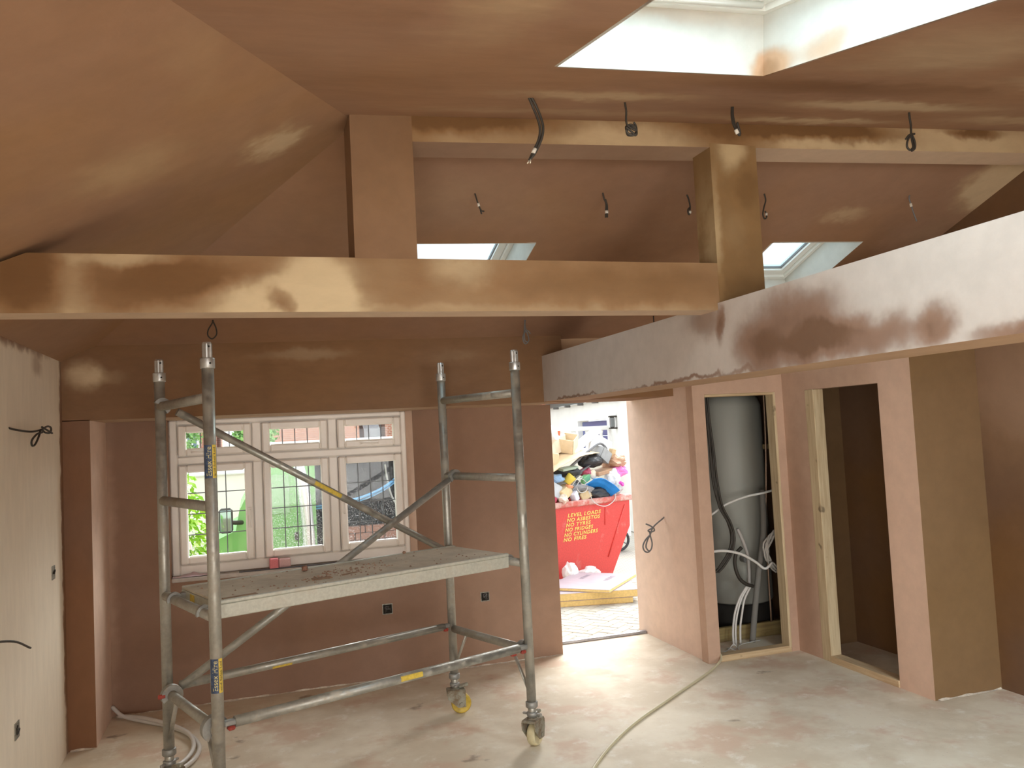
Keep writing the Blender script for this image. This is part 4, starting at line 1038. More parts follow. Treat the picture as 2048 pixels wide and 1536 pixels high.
def jbox(x, z0, z1, label):
    b = empty('control_box', (x, 5.88, z0)); tag(b, label, 'control box')
    mb = MB(); mb.bbox(-0.07, 0.07, -0.03, 0.03, 0, z1-z0, b=0.012); mb.build('case', simple('white_control_case', (0.55, 0.53, 0.50), 0.45), b)
    mb = MB(); mb.tube(catmull([(0.0, -0.031, (z1-z0)*0.85), (0.028, -0.036, (z1-z0)*0.5), (0.0, -0.031, (z1-z0)*0.15)], 5), 0.008, 8); mb.build('handle', M['cable_grey'], b)
jbox(4.17, 1.536, 1.70, 'upper pale control box on the rail in the cylinder closet')
jbox(4.16, 1.20, 1.40, 'lower pale control box beside the riser in the cylinder closet')
run('loose_wire', [[(3.30, 5.55, 0.008), (3.41, 5.62, 0.010), (3.445, 5.60, 0.05), (3.485, 5.62, 0.012), (3.43, 5.66, 0.010), (3.40, 5.58, 0.03), (3.46, 5.56, 0.010), (3.567, 5.70, 0.008), (3.78, 5.75, 0.008)]], 0.004, M['pvc'], 'thin white wire curled on the cylinder closet floor', 'wire')

# ================================================================== outside
def pave_mat(name, c1, c2):
    m, nt, b = new_mat(name); g = G(nt)
    oi = g.n('ShaderNodeObjectInfo')
    n = g.noise(g.pos(), 6, 4, 0.6)
    c = g.mix(oi.outputs['Random'], c1, c2)
    c = g.mix(g.math('MULTIPLY', g.remap(n, 0.45, 0.7), 0.35), c, (0.34, 0.31, 0.26))
    g.link(c, b.inputs['Base Color']); b.inputs['Roughness'].default_value = 0.85
    return m
M['paver'] = pave_mat('buff_block_paver', (0.50, 0.44, 0.35), (0.42, 0.40, 0.36))
def far_paving():
    m, nt, b = new_mat('far_block_paving'); g = G(nt)
    t = g.n('ShaderNodeTexBrick'); g.link(g.pos(), t.inputs['Vector']); t.inputs['Scale'].default_value = 5.0
    t.inputs['Color1'].default_value = (0.50, 0.45, 0.37, 1); t.inputs['Color2'].default_value = (0.43, 0.40, 0.35, 1); t.inputs['Mortar'].default_value = (0.30, 0.28, 0.24, 1)
    t.inputs['Mortar Size'].default_value = 0.03
    g.link(t.outputs[0], b.inputs['Base Color']); b.inputs['Roughness'].default_value = 0.9
    return m
ZG = -0.08
pv = MB(); pv.box(-30, 40, 6.43, 70, -0.30, ZG-0.012); pv.box(-30, -1.4, -40, 6.43, -0.30, ZG-0.012); pv.box(4.7, 40, -40, 6.43, -0.30, ZG-0.012); pv.box(-1.4, 4.7, -40, -4.8, -0.30, ZG-0.012)
drive = tag(pv.build('pavement', far_paving()), 'buff block paved driveway outside the doorway', 'driveway', kind='structure')
# herringbone blocks laid near the doorway
blk = None; nb = 0; ang = math.radians(38)
ca, sa = math.cos(ang), math.sin(ang)
me_blk = None
for ix in range(-10, 60):
    for iy in range(-60, 60):
        t = (ix - iy) % 4
        if t == 0: w, h = 0.196, 0.096; cx, cy = ix*0.1+0.1, iy*0.1+0.05; rot = 0
        elif t == 2: w, h = 0.196, 0.096; cx, cy = ix*0.1+0.05, iy*0.1; rot = math.pi/2
        else: continue
        X = 2.2 + cx*ca - cy*sa; Y = 6.4 + cx*sa + cy*ca
        if not (6.56 < Y < 9.3): continue
        if not (0.372*Y-0.10 < X < 0.484*Y+0.03): continue
        if nb >= 298: continue
        if me_blk is None:
            mb = MB(); mb.bbox(-w/2, w/2, -h/2, h/2, -0.05, 0.0, b=0.006); o = mb.build('paver', M['paver'], drive); me_blk = o.data
        else:
            o = bpy.data.objects.new('paver', me_blk); COL.objects.link(o); o.parent = drive
        o.location = (X, Y, ZG + random.uniform(-0.0015, 0.0015)); o.rotation_euler = (random.uniform(-0.006, 0.006), random.uniform(-0.006, 0.006), ang + rot); nb += 1

# ---- skip
M['skip'] = metal_dirty('red_skip_paint', (0.66, 0.050, 0.040), (0.62, 0.20, 0.17), 0.45, 0.25, 0.0, 5)
M['skip_rim'] = metal_dirty('worn_skip_rim', (0.60, 0.14, 0.11), (0.62, 0.45, 0.40), 0.6, 0.7, 0.0, 8)
SK = Matrix.Translation((4.165, 9.40, 0)) @ Matrix.Rotation(math.atan2(0.33588, 0.94191), 4, 'Z')
skip = empty('skip', (4.165, 9.40, 0), math.atan2(0.33588, 0.94191)); tag(skip, 'red metal rubbish skip with yellow warning lettering heaped with waste', 'skip')
prof = [(0.0, -0.06), (0.345, 0.50), (0.360, 0.84), (-1.71, 0.84), (-1.70, 0.50), (-1.36, -0.06)]
mb = MB(); mb.prism(prof, 'y', 0.0, 0.012); mb.build('side_panel', M['skip'], skip)
mb = MB(); mb.prism(prof, 'y', 1.24, 1.252); mb.build('side_panel', M['skip'], skip)
for seg, nm in (((0, 1), 'end_panel'), ((1, 2), 'end_panel'), ((3, 4), 'end_panel'), ((4, 5), 'end_panel'), ((5, 0), 'floor_panel')):
    a, b_ = Vector((prof[seg[0]][0], 0, prof[seg[0]][1])), Vector((prof[seg[1]][0], 0, prof[seg[1]][1]))
    d_ = (b_-a).normalized(); nrm = Vector((-d_.z, 0, d_.x))*0.012
    mb = MB(); Y1 = Vector((0, 1.24, 0)); Y0 = Vector((0, 0.012, 0))
    mb._add([a+Y0, b_+Y0, b_+Y1, a+Y1, a+Y0+nrm, b_+Y0+nrm, b_+Y1+nrm, a+Y1+nrm], [(0,1,2,3),(4,7,6,5),(0,4,5,1),(1,5,6,2),(2,6,7,3),(3,7,4,0)])
    mb.build(nm, M['skip'], skip)
mb = MB(); mb.bbox(-1.75, 0.40, -0.03, 0.03, 0.815, 0.885, b=0.012); mb.build('rim', M['skip_rim'], skip)
mb = MB(); mb.bbox(-1.75, 0.40, 1.22, 1.28, 0.815, 0.885, b=0.012); mb.build('rim', M['skip_rim'], skip)
mb = MB(); mb.bbox(0.345, 0.405, 0.03, 1.22, 0.815, 0.885, b=0.012); mb.build('rim', M['skip_rim'], skip)
mb = MB(); mb.bbox(-1.755, -1.695, 0.03, 1.22, 0.815, 0.885, b=0.012); mb.build('rim', M['skip_rim'], skip)
mb = MB(); mb.tube([(0.27, -0.003, 0.76), (-0.055, -0.003, 0.16)], 0.008, 6); mb.build('pressed_rib', M['skip'], skip)
mb = MB(); mb.tube([(-0.06, -0.003, 0.76), (-0.08, -0.003, 0.55)], 0.005, 6); mb.build('pressed_rib', M['skip'], skip)
M['skip_text'] = metal_dirty('yellow_stencil', (0.88, 0.60, 0.14), (0.72, 0.16, 0.08), 0.6, 0.12, 0.0, 40)
for i, (s_, ln) in enumerate((('LEVEL LOADS', 0.54), ('NO ASBESTOS', 0.54), ('NO TYRES', 0.40), ('NO FRIDGES', 0.45), ('NO CYLINDERS', 0.54), ('NO FIRES', 0.37))):
    me = text_mesh(s_, 0.058, 0.0008, shear=0.25, bold=0.0016, spacing=1.15)
    mx = max(v.co.x for v in me.vertices); k_ = ln/mx
    x0, z0 = -0.675 - 0.017*i, 0.700 - 0.0555*i
    place_mesh('lettering', me, M['skip_text'], skip, fn=lambda c: Vector((x0 + c.x*k_, -0.0025 - c.z, z0 + c.y)))

# ---- rubbish heaped in the skip; s along the side, t into the skip, z up
def at(s, t, z): return SK @ Vector((s, t, z))
hp = MB(); nx, ny = 40, 18; vs = []
for i in range(nx+1):
    for j in range(ny+1):
        s_ = -1.66 + 1.98*i/nx; t_ = 0.03 + 1.18*j/ny
        f = math.sin(math.pi*min(1, max(0, (s_+2.0)/2.6)))*math.sin(math.pi*min(0.92, 0.12+j/ny*0.8))
        z_ = 0.78 + 0.50*f*(1.0 if s_ < -0.3 else max(0.25, 1-(s_+0.3)*1.0)) + 0.06*mnoise.noise(Vector((s_*7, t_*7, 3)))
        vs.append(at(s_, t_, z_))
n0 = len(vs)
vs += [at(-1.66, 0.03, 0.4), at(0.32, 0.03, 0.4), at(0.32, 1.21, 0.4), at(-1.66, 1.21, 0.4)]
hp._add(vs, [(i*(ny+1)+j, (i+1)*(ny+1)+j, (i+1)*(ny+1)+j+1, i*(ny+1)+j+1) for i in range(nx) for j in range(ny)])
hp._add([vs[n0], vs[n0+1], vs[n0+2], vs[n0+3]], [(0, 1, 2, 3)])
def heap_mat():
    m, nt, b = new_mat('mixed_rubbish'); g = G(nt)
    v = g.n('ShaderNodeTexVoronoi'); g.link(g.pos(), v.inputs['Vector']); v.inputs['Scale'].default_value = 16
    r = g.n('ShaderNodeValToRGB'); sepc = g.n('ShaderNodeSeparateColor'); g.link(v.outputs['Color'], sepc.inputs[0]); g.link(sepc.outputs[0], r.inputs[0])
    e = r.color_ramp; e.interpolation = 'CONSTANT'
    cols = [(0.0, (0.08, 0.08, 0.08)), (0.25, (0.45, 0.34, 0.22)), (0.45, (0.6, 0.58, 0.55)), (0.62, (0.25, 0.22, 0.2)), (0.75, (0.55, 0.47, 0.36)), (0.88, (0.3, 0.34, 0.38))]
    e.elements[0].color = (*cols[0][1], 1); e.elements[1].position = cols[1][0]; e.elements[1].color = (*cols[1][1], 1)
    for p_, c_ in cols[2:]:
        x = e.elements.new(p_); x.color = (*c_, 1)
    g.link(r.outputs[0], b.inputs['Base Color']); b.inputs['Roughness'].default_value = 0.9
    return m
tag(hp.build('mixed_rubbish', heap_mat()), 'mixed small rubbish filling the red skip between larger pieces', 'rubbish', kind='stuff')

_c = {}
def cm(col, rough=0.7):
    key = (col, rough)
    if key not in _c: _c[key] = simple('waste_%d' % len(_c), col, rough, var=0.08, vscale=12)
    return _c[key]
def place(o, s, t, z, rot):
    o.matrix_world = SK @ Matrix.Translation((s, t, z)) @ (Matrix.Rotation(math.radians(rot[2]), 4, 'Z') @ Matrix.Rotation(math.radians(rot[1]), 4, 'Y') @ Matrix.Rotation(math.radians(rot[0]), 4, 'X'))
def w_box(name, s, t, z, dim, rot, col, label, cat='box', open_=False):
    mb = MB(); a, b_, c = (d/2 for d in dim)
    if open_:
        q = 0.006
        mb.box(-a, a, -b_, b_, -c, -c+q); mb.box(-a, a, -b_, -b_+q, -c, c); mb.box(-a, a, b_-q, b_, -c, c); mb.box(-a, -a+q, -b_, b_, -c, c); mb.box(a-q, a, -b_, b_, -c, c)
    else: mb.bbox(-a, a, -b_, b_, -c, c, b=min(0.008, c*0.3))
    o = mb.build(name, cm(col)); place(o, s, t, z, rot); return tag(o, label, cat)
def w_sheet(name, s, t, z, dim, rot, col, label, bend=0.1, cat='sheet', seed=0, th=0.006, wav=0.012):
    nx_, ny_ = 10, 6; top = []; bot = []
    for i in range(nx_+1):
        for j in range(ny_+1):
            x = (i/nx_-0.5); y = (j/ny_-0.5)
            zz = -bend*4*x*x + wav*mnoise.noise(Vector((x*4+seed, y*4, seed)))
            top.append((x*dim[0], y*dim[1], zz+th/2)); bot.append((x*dim[0], y*dim[1], zz-th/2))
    mb = MB(); n_ = len(top)
    fs = []
    for i in range(nx_):
        for j in range(ny_):
            q = (i*(ny_+1)+j, (i+1)*(ny_+1)+j, (i+1)*(ny_+1)+j+1, i*(ny_+1)+j+1); fs.append(q); fs.append(tuple(n_+k for k in q[::-1]))
    for i in range(nx_):
        for j in (0, ny_): a = i*(ny_+1)+j; b_ = (i+1)*(ny_+1)+j; fs.append((a, b_, b_+n_, a+n_))
    for j in range(ny_):
        for i in (0, nx_): a = i*(ny_+1)+j; b_ = a+1; fs.append((a, b_, b_+n_, a+n_))
    mb._add(top+bot, fs); o = mb.build(name, cm(col)); place(o, s, t, z, rot); return tag(o, label, cat)
def w_bag(name, s, t, z, r, col, label, seed, sc=(1, 1, 0.8), cat='bag', world=None, handles=False):
    bm = bmesh.new(); bmesh.ops.create_icosphere(bm, subdivisions=3, radius=1.0)
    for v in bm.verts:
        n = mnoise.noise(v.co*1.7 + Vector((seed*3.1, 0, 0))) + 0.5*mnoise.noise(v.co*4 + Vector((0, seed, 0)))
        d = 1 + 0.30*n
        if v.co.z > 0.6: d *= 1 + 0.25*mnoise.noise(v.co*7)
        v.co = Vector((v.co.x*sc[0], v.co.y*sc[1], v.co.z*sc[2]))*(d*r)
    zmin = min(v.co.z for v in bm.verts)
    for v in bm.verts:
        if world: v.co.z -= zmin
    me = bpy.data.meshes.new(name); bm.to_mesh(me); bm.free(); me.materials.append(cm(col, 0.45))
    o = bpy.data.objects.new(name, me); COL.objects.link(o)
    if world: o.location = world
    else: place(o, s, t, z, (0, 0, seed*40))
    if handles:
        for k_ in (-1, 1):
            mb = MB(); mb.tube(catmull([(k_*r*0.5, 0, r*1.1), (k_*r*0.55, 0, r*1.75), (k_*r*0.2, 0.01, r*1.9), (k_*r*0.12, 0.01, r*1.2)], 5), r*0.10, 6); mb.build('handle', cm(col, 0.45), o)
    return tag(o, label, cat)
def w_tube(name, pts, r, col, label, cat='tube'):
    mb = MB(); mb.tube(catmull([at(*p) for p in pts], 6), r, 8); return tag(mb.build(name, cm(col, 0.4)), label, cat)
CARD = (0.68, 0.52, 0.33); CREAM = (0.80, 0.72, 0.58); WHT = (0.82, 0.82, 0.80)
w_sheet('cardboard_sheet', -0.55, 0.20, 1.42, (0.85, 0.5, 1), (8, -12, 6), CARD, 'large tan cardboard sheet sagging across the heap in the skip', 0.05, seed=1)
w_box('cardboard_box', -0.66, 0.36, 1.55, (0.46, 0.34, 0.20), (4, -10, 20), CREAM, 'cream cardboard box on top of the heap in the skip')
w_bag('paper_bag', -0.72, 0.22, 1.68, 0.13, (0.84, 0.80, 0.72), 'white paper bag with red print at the peak of the heap', 2, (1.3, 0.8, 0.9))
mb = MB(); mb.bbox(-0.05, 0.05, -0.002, 0.002, -0.03, 0.03, b=0.001); o = mb.build('red_print', cm((0.80, 0.14, 0.06)), bpy.data.objects['paper_bag']); o.location = (0.0, -0.125, 0.01); o.rotation_euler = (0, 0, -1.4)
w_box('blue_packet', -0.90, 0.10, 1.62, (0.13, 0.05, 0.12), (0, 20, 5), (0.12, 0.16, 0.45), 'blue packet at the doorway edge of the heap', 'packet')
w_box('white_board', -0.10, 0.30, 1.56, (0.70, 0.16, 0.05), (0, -24, 12), WHT, 'long white board leaning up over the heap', 'board')
w_box('open_carton', -0.40, 0.22, 1.56, (0.22, 0.18, 0.18), (12, -20, 30), (0.74, 0.62, 0.44), 'open beige carton in the middle of the heap', open_=True)
w_tube('frame_tube', [(-0.50, 0.10, 1.28), (-0.20, 0.08, 1.46), (0.0, 0.10, 1.54), (0.12, 0.12, 1.48), (0.10, 0.12, 1.42), (-0.10, 0.10, 1.34), (-0.48, 0.06, 1.14)], 0.018, (0.20, 0.20, 0.21), 'bent grey tubular pushchair frame lying across the heap', 'tube')
w_tube('frame_tube', [(-0.42, 0.04, 1.20), (-0.10, 0.03, 1.36), (0.02, 0.05, 1.44)], 0.014, (0.14, 0.14, 0.15), 'thin dark tube lying below the bent frame in the heap')
w_bag('bin_bag', -0.15, 0.12, 1.33, 0.16, (0.03, 0.03, 0.032), 'black bin bag under the tubular frame in the heap', 5, (1.4, 0.8, 0.55))
w_box('grey_crate', 0.02, 0.10, 1.40, (0.20, 0.16, 0.14), (10, 30, 15), (0.36, 0.37, 0.38), 'grey plastic crate tipped on the heap', 'crate', True)
w_box('pale_panel', 0.16, 0.26, 1.50, (0.34, 0.04, 0.26), (-18, 26, -8), (0.78, 0.78, 0.77), 'pale square panel leaning on the right of the heap', 'panel')
w_bag('brown_sack', 0.26, 0.16, 1.30, 0.15, (0.50, 0.30, 0.19), 'brown sack at the low end of the heap', 7, (1.3, 0.9, 0.55))
w_bag('pink_bag', 0.24, 0.06, 1.17, 0.10, (0.80, 0.22, 0.55), 'pink plastic bag near the low end of the heap', 8, (1.2, 0.8, 0.7))
w_bag('white_bag', 0.14, 0.05, 1.10, 0.12, WHT, 'white plastic bag below the pink one in the heap', 9, (0.8, 0.7, 1.0))
w_sheet('blue_sheet', -0.12, 0.02, 1.04, (0.46, 0.24, 1), (-32, 22, 2), (0.02, 0.25, 0.72), 'bright blue plastic sheet curling over the skip edge', 0.07, seed=4)
w_box('brown_slab', 0.0, 0.10, 1.19, (0.34, 0.18, 0.05), (6, -6, 10), (0.46, 0.27, 0.16), 'brown timber slab above the blue sheet', 'slab')
w_bag('maroon_pot', -0.28, 0.08, 1.20, 0.07, (0.45, 0.08, 0.14), 'maroon crushed pot above the blue sheet', 11, (1.1, 1, 0.8), 'pot')
w_box('green_packet', -0.32, 0.04, 1.13, (0.14, 0.06, 0.09), (15, -20, 10), (0.20, 0.50, 0.24), 'green packet beside the blue sheet', 'packet')
mb = MB(); mb.lathe([(0.06, 0), (0.062, 0.008), (0.055, 0.02), (0.02, 0.03)], 20); o = mb.build('cream_dish', cm((0.80, 0.68, 0.52))); place(o, -0.20, 0.04, 1.17, (85, 0, 10)); tag(o, 'cream round dish standing on edge in the heap', 'dish')
mb = MB(); mb.lathe([(0.045, 0), (0.060, 0.10), (0.062, 0.11)], 18); o = mb.build('yellow_cup', cm((0.85, 0.70, 0.12))); place(o, -0.62, 0.05, 1.10, (20, 40, 0)); tag(o, 'yellow cup tipped over near the edge of the skip', 'cup')
w_bag('blue_cloth', -0.78, 0.06, 1.16, 0.09, (0.24, 0.40, 0.62), 'light blue cloth bundle near the doorway edge of the heap', 13, (1.2, 0.8, 0.6), 'cloth')
w_box('grey_box', -0.83, 0.05, 1.03, (0.20, 0.10, 0.16), (0, 25, 10), (0.52, 0.56, 0.60), 'blue grey box slumped inside the skip rim')
w_box('tan_box', -0.66, 0.06, 0.99, (0.20, 0.12, 0.13), (0, -24, 14), (0.72, 0.55, 0.32), 'small tan box sunk behind the skip rim')
w_bag('cream_bag', -0.70, 0.04, 0.92, 0.10, (0.78, 0.70, 0.60), 'cream plastic bag resting on the skip rim', 15, (1.5, 0.6, 0.6))
w_box('red_packet', -0.87, 0.03, 0.92, (0.10, 0.06, 0.10), (0, 35, 0), (0.45, 0.07, 0.12), 'dark red packet on the skip rim at the doorway edge', 'packet')
w_box('milk_carton', -0.52, 0.03, 0.93, (0.09, 0.08, 0.12), (0, -30, 20), (0.70, 0.72, 0.86), 'white and blue drink carton above the lettering', 'carton')
w_box('board_offcut', -0.33, 0.04, 0.93, (0.18, 0.03, 0.11), (-10, -20, 6), (0.62, 0.48, 0.28), 'tan board offcut tilted above the skip rim', 'offcut')
w_bag('bin_bag', -0.56, 0.14, 1.22, 0.14, (0.035, 0.035, 0.04), 'black bin bag under the cardboard sheet', 17, (1.5, 0.8, 0.45))
w_bag('bin_bag', -0.06, 0.08, 0.93, 0.14, (0.04, 0.04, 0.045), 'black bin bag below the blue sheet', 18, (1.6, 0.6, 0.5))
w_bag('grey_bag', 0.20, 0.05, 0.98, 0.13, (0.50, 0.51, 0.52), 'grey plastic bag at the low end above the skip rim', 19, (1.1, 0.6, 0.6))
w_bag('magenta_cloth', 0.21, -0.01, 1.02, 0.05, (0.62, 0.06, 0.42), 'small magenta cloth on the grey bag', 20, (1.2, 0.8, 0.7), 'cloth')
w_tube('wire_loop', [(-0.35, -0.04, 0.98), (-0.28, -0.05, 0.84), (-0.10, -0.05, 0.78), (0.06, -0.045, 0.84), (0.10, -0.03, 0.94)], 0.005, (0.60, 0.60, 0.58), 'pale wire loop drooping over the skip rim', 'wire')
w_tube('wire_loop', [(-0.60, 0.02, 1.02), (-0.48, 0.0, 1.14), (-0.36, 0.0, 1.10), (-0.34, 0.0, 1.0), (-0.44, 0.0, 0.97), (-0.50, 0.0, 1.05), (-0.40, 0.0, 1.16)], 0.005, (0.62, 0.62, 0.60), 'tangled pale wire between the cup and the blue sheet', 'wire')
w_box('green_tray', -0.58, 0.05, 1.27, (0.26, 0.10, 0.03), (10, -4, 4), (0.36, 0.45, 0.36), 'flat grey green tray under the cardboard sheet', 'tray')
w_sheet('grey_sheet', -0.40, 0.03, 1.02, (0.30, 0.12, 1), (-40, 10, 0), (0.34, 0.37, 0.42), 'grey plastic sheet tucked left of the blue sheet', 0.03, seed=6)
w_box('orange_tile', -0.60, 0.02, 1.06, (0.10, 0.05, 0.03), (20, 10, 10), (0.70, 0.30, 0.16), 'orange tile piece under the yellow cup', 'tile')
w_box('tan_carton', -0.86, 0.20, 1.38, (0.30, 0.3, 0.20), (0, 10, -10), (0.70, 0.54, 0.34), 'tan carton at the doorway edge under the cardboard sheet')
w_box('timber_offcut', 0.22, 0.12, 1.40, (0.07, 0.07, 0.13), (10, 12, 5), (0.62, 0.44, 0.25), 'upright timber offcut near the brown sack', 'offcut')

# ---- on the driveway in front of the skip
w_bag('carrier_bag', 0, 0, 0, 0.12, WHT, 'tall white carrier bag slumped against the skip', 21, (0.75, 0.7, 1.2), world=(3.44, 8.95, ZG), handles=False)
w_bag('carrier_bag', 0, 0, 0, 0.115, (0.78, 0.79, 0.80), 'squat white carrier bag between the skip and the insulation boards', 23, (1.2, 0.8, 0.85), world=(3.72, 9.06, ZG))
M['pir'] = simple('yellow_foam_core', (0.78, 0.58, 0.24), 0.85, var=0.08, vscale=40)
M['foil'] = simple('pinkish_foil_facing', (0.44, 0.37, 0.41), 0.6, var=0.06, vscale=6)
def pir(loc, rz, w, d, h, label, tilt=0.0, text=None):
    b = empty('insulation_board', loc, rz); b.rotation_euler = (tilt, 0, rz); tag(b, label, 'insulation board')
    mb = MB(); mb.bbox(-w/2, w/2, -d/2, d/2, 0.002, h-0.002, b=0.003); mb.build('foam_core', M['pir'], b)
    for z in (0.0, h-0.002):
        mb = MB(); mb.box(-w/2, w/2, -d/2, d/2, z, z+0.002); mb.build('facing', M['foil'], b)
    if text:
        for (x, y) in text:
            me = text_mesh('UNILIN', 0.085, 0.0003)
            place_mesh('lettering', me, simple('grey_print', (0.24, 0.22, 0.27), 0.7), b, M=Matrix.Translation((x, y, h+0.0006)) @ Matrix.Rotation(math.radians(180), 4, 'Z'))
    return b
RZ = math.atan2(-0.176, 0.75)
pir((3.22, 8.42, ZG), RZ, 1.20, 0.80, 0.060, 'bottom yellow foam insulation board of the stack on the driveway')
pir((3.29, 8.42, ZG+0.061), RZ, 1.22, 0.84, 0.075, 'middle yellow foam insulation board of the stack on the driveway')
pir((3.48, 8.42, ZG+0.138), math.radians(47), 0.92, 0.72, 0.030, 'foil faced printed insulation board lying askew on top of the stack', 0.0, [(0.34, 0.18), (0.30, -0.12)])

# ---- white garage beyond
M['render'] = simple('white_render', (0.80, 0.79, 0.75), 0.85, var=0.03, vscale=3)
gar = empty('garage'); tag(gar, 'white rendered garage with a dark blue roller door behind the skip', 'garage')
GA = Matrix.Translation((6.20, 13.0, 0)) @ Matrix.Rotation(math.atan2(0.93, 6.3)*-1, 4, 'Z')   # local Y runs along the front, away from the doorway
mb = grid_wall([0.0, 12.0], [ZG, 2.25], [(1.30, 3.60, ZG, 1.88)], (0, 0, 0), (0, 1, 0), (0, 0, 1), (0.25, 0, 0)); mb.v = [tuple(GA @ Vector(p)) for p in mb.v]; mb.build('front_wall', M['render'], gar)
mb = MB(); mb.box(0.25, 6, 0, 0.25, ZG, 2.25, GA); mb.build('side_wall', M['render'], gar)
rdoor = empty('roller_door', parent=gar)
for i in range(13):
    mb = MB(); mb.bbox(0.10, 0.14, 1.30, 3.60, ZG+0.15*i, ZG+0.15*i+0.142, b=0.012, M=GA); mb.build('slat', simple('navy_slat', (0.10, 0.12, 0.28), 0.4), rdoor)
mb = MB(); mb.tube([GA @ Vector((-0.10, -0.10, 2.30)), GA @ Vector((-0.10, 12, 2.30))], 0.06, 10); gut = mb.build('gutter', simple('dark_gutter', (0.12, 0.13, 0.13), 0.4), gar)
for i in range(5):
    mb = MB(); mb.bbox(-0.13, 0.0, 0.6+1.2*i, 0.66+1.2*i, 2.20, 2.27, b=0.01, M=GA); mb.build('bracket', M['cable_grey'], gut)
mb = MB(); mb._add([GA @ Vector(p) for p in ((-0.25, -0.2, 2.36), (-0.25, 12, 2.36), (4.0, 12, 3.9), (4.0, -0.2, 3.9), (-0.25, -0.2, 2.46), (-0.25, 12, 2.46), (4.0, 12, 4.0), (4.0, -0.2, 4.0))], [(0,1,2,3),(4,7,6,5),(0,4,5,1),(1,5,6,2),(2,6,7,3),(3,7,4,0)]); mb.build('roof', simple('pale_roof_tiles', (0.55, 0.42, 0.36), 0.8, var=0.15, vscale=8), gar)
lan = empty('wall_lantern'); tag(lan, 'black wall lantern on the white garage beside the roller door', 'lantern')
mb = MB(); mb.bbox(-0.12, -0.04, 0.62, 0.70, 1.72, 1.90, b=0.012, M=GA); mb.build('glazed_body', simple('smoky_glass', (0.16, 0.17, 0.17), 0.2), lan)
for z in (1.69, 1.90):
    mb = MB(); mb.bbox(-0.135, 0.0, 0.605, 0.715, z, z+0.03, b=0.008, M=GA); mb.build('cap', M['cable'], lan)

# ---- garden cart, whose wheel shows past the skip
cart = empty('garden_cart', (5.00, 11.20, ZG)); tag(cart, 'small white garden cart with a dark spoked wheel behind the end of the skip', 'cart')
mb = MB()
for a in ((-1.0, 0.30, 0.0, 0.55, 0.20, 0.22), (-1.0, 0.30, 0.0, 0.02, 0.22, 0.50), (-1.0, 0.30, 0.53, 0.55, 0.22, 0.50), (-1.0, -0.98, 0.02, 0.53, 0.22, 0.50), (0.28, 0.30, 0.02, 0.53, 0.22, 0.50)): mb.box(*a)
mb.build('tray', simple('white_cart_tray', (0.72, 0.72, 0.72), 0.4), cart)
mb = MB(); mb.tube(catmull([(-1.0, 0.27, 0.30), (-1.3, 0.27, 0.45), (-1.5, 0.27, 0.80)], 4), 0.015, 8); mb.build('pull_handle', M['cable'], cart)
for x in (0.08, -0.75):
    Mx = Matrix.Translation((x, -0.05, 0.165)) @ Matrix.Rotation(math.pi/2, 4, 'X')
    mb = MB()
    ring = [(x + 0.145*math.cos(a), -0.05, 0.165 + 0.145*math.sin(a)) for a in [i*math.pi/12 for i in range(25)]]
    mb.tube(ring, 0.020, 8, caps=False); wh = mb.build('tyre', simple('black_rubber', (0.05, 0.05, 0.055), 0.8), cart)
    mb = MB()
    for k_ in range(6): mb.box(-0.008, 0.008, 0.0, 0.130, -0.008, 0.008, Mx @ Matrix.Rotation(k_*math.pi/3, 4, 'Z'))
    mb.lathe([(0.035, -0.02), (0.035, 0.02)], 12, Mx); mb.build('spokes', simple('dark_spoke', (0.16, 0.16, 0.17), 0.4, 0.4), wh)

# ---- seen through the leaded window: van, hedge, wall, houses
van = empty('green_van', (0, 8.7, -0.30)); tag(van, 'green van with an open dark load bay parked outside the window', 'van')
M['van'] = simple('green_van_paint', (0.22, 0.50, 0.17), 0.25, var=0.06, vscale=3)
# body shell with the bay cut out: nose, door, rear quarter
mb = MB(); mb.prism([(-0.35, 0.25), (0.62, 0.25), (0.62, 1.80), (0.20, 1.80), (0.06, 1.74), (-0.12, 1.40), (-0.16, 1.20), (-0.40, 1.10), (-0.45, 0.85)], 'y', 0.0, 1.75); mb.build('cab', M['van'], van)
mb = MB(); mb.prism([(0.00, 1.34), (0.36, 1.34), (0.36, 1.72), (0.22, 1.73), (0.10, 1.68), (0.0, 1.46)], 'y', -0.012, 0.004); mb.build('door_window', simple('green_tinted_glass', (0.30, 0.52, 0.28), 0.5), van)
mb = MB(); mb.tube(catmull([(0.53, -0.02, 0.35), (0.54, -0.05, 0.8), (0.53, -0.055, 1.2), (0.50, -0.03, 1.6), (0.46, 0.0, 1.80)], 6), 0.060, 12); mb.build('door_pillar', simple('silver_trim', (0.72, 0.72, 0.72), 0.25, 0.3), van)
mb = MB(); mb.bbox(0.62, 2.0, 0.0, 1.75, 1.80, 1.86, b=0.02); mb.build('roof', simple('van_roof', (0.50, 0.55, 0.50), 0.35), van)
mb = MB(); mb.box(0.62, 2.0, 1.70, 1.75, 0.5, 1.80); mb.build('bay_back', simple('bay_lining', (0.045, 0.05, 0.07), 0.7), van)
mb = MB(); mb.box(1.95, 2.0, 0.0, 1.70, 0.5, 1.80); mb.build('bay_end', simple('bay_lining_b', (0.045, 0.05, 0.07), 0.7), van)
mb = MB(); mb.bbox(0.62, 2.0, 0.0, 1.75, 0.42, 0.52, b=0.01); mb.build('bay_floor', simple('bay_floor', (0.06, 0.055, 0.06), 0.8), van)
mb = MB(); mb.bbox(0.62, 2.0, -0.01, 1.75, 0.20, 0.42, b=0.02); mb.build('sill_panel', M['van'], van)
mb = MB(); mb.tube(catmull([(-0.10, -0.02, 1.28), (-0.15, -0.10, 1.29), (-0.20, -0.14, 1.30)], 4), 0.022, 8); mb.build('mirror_arm', M['cable'], van)
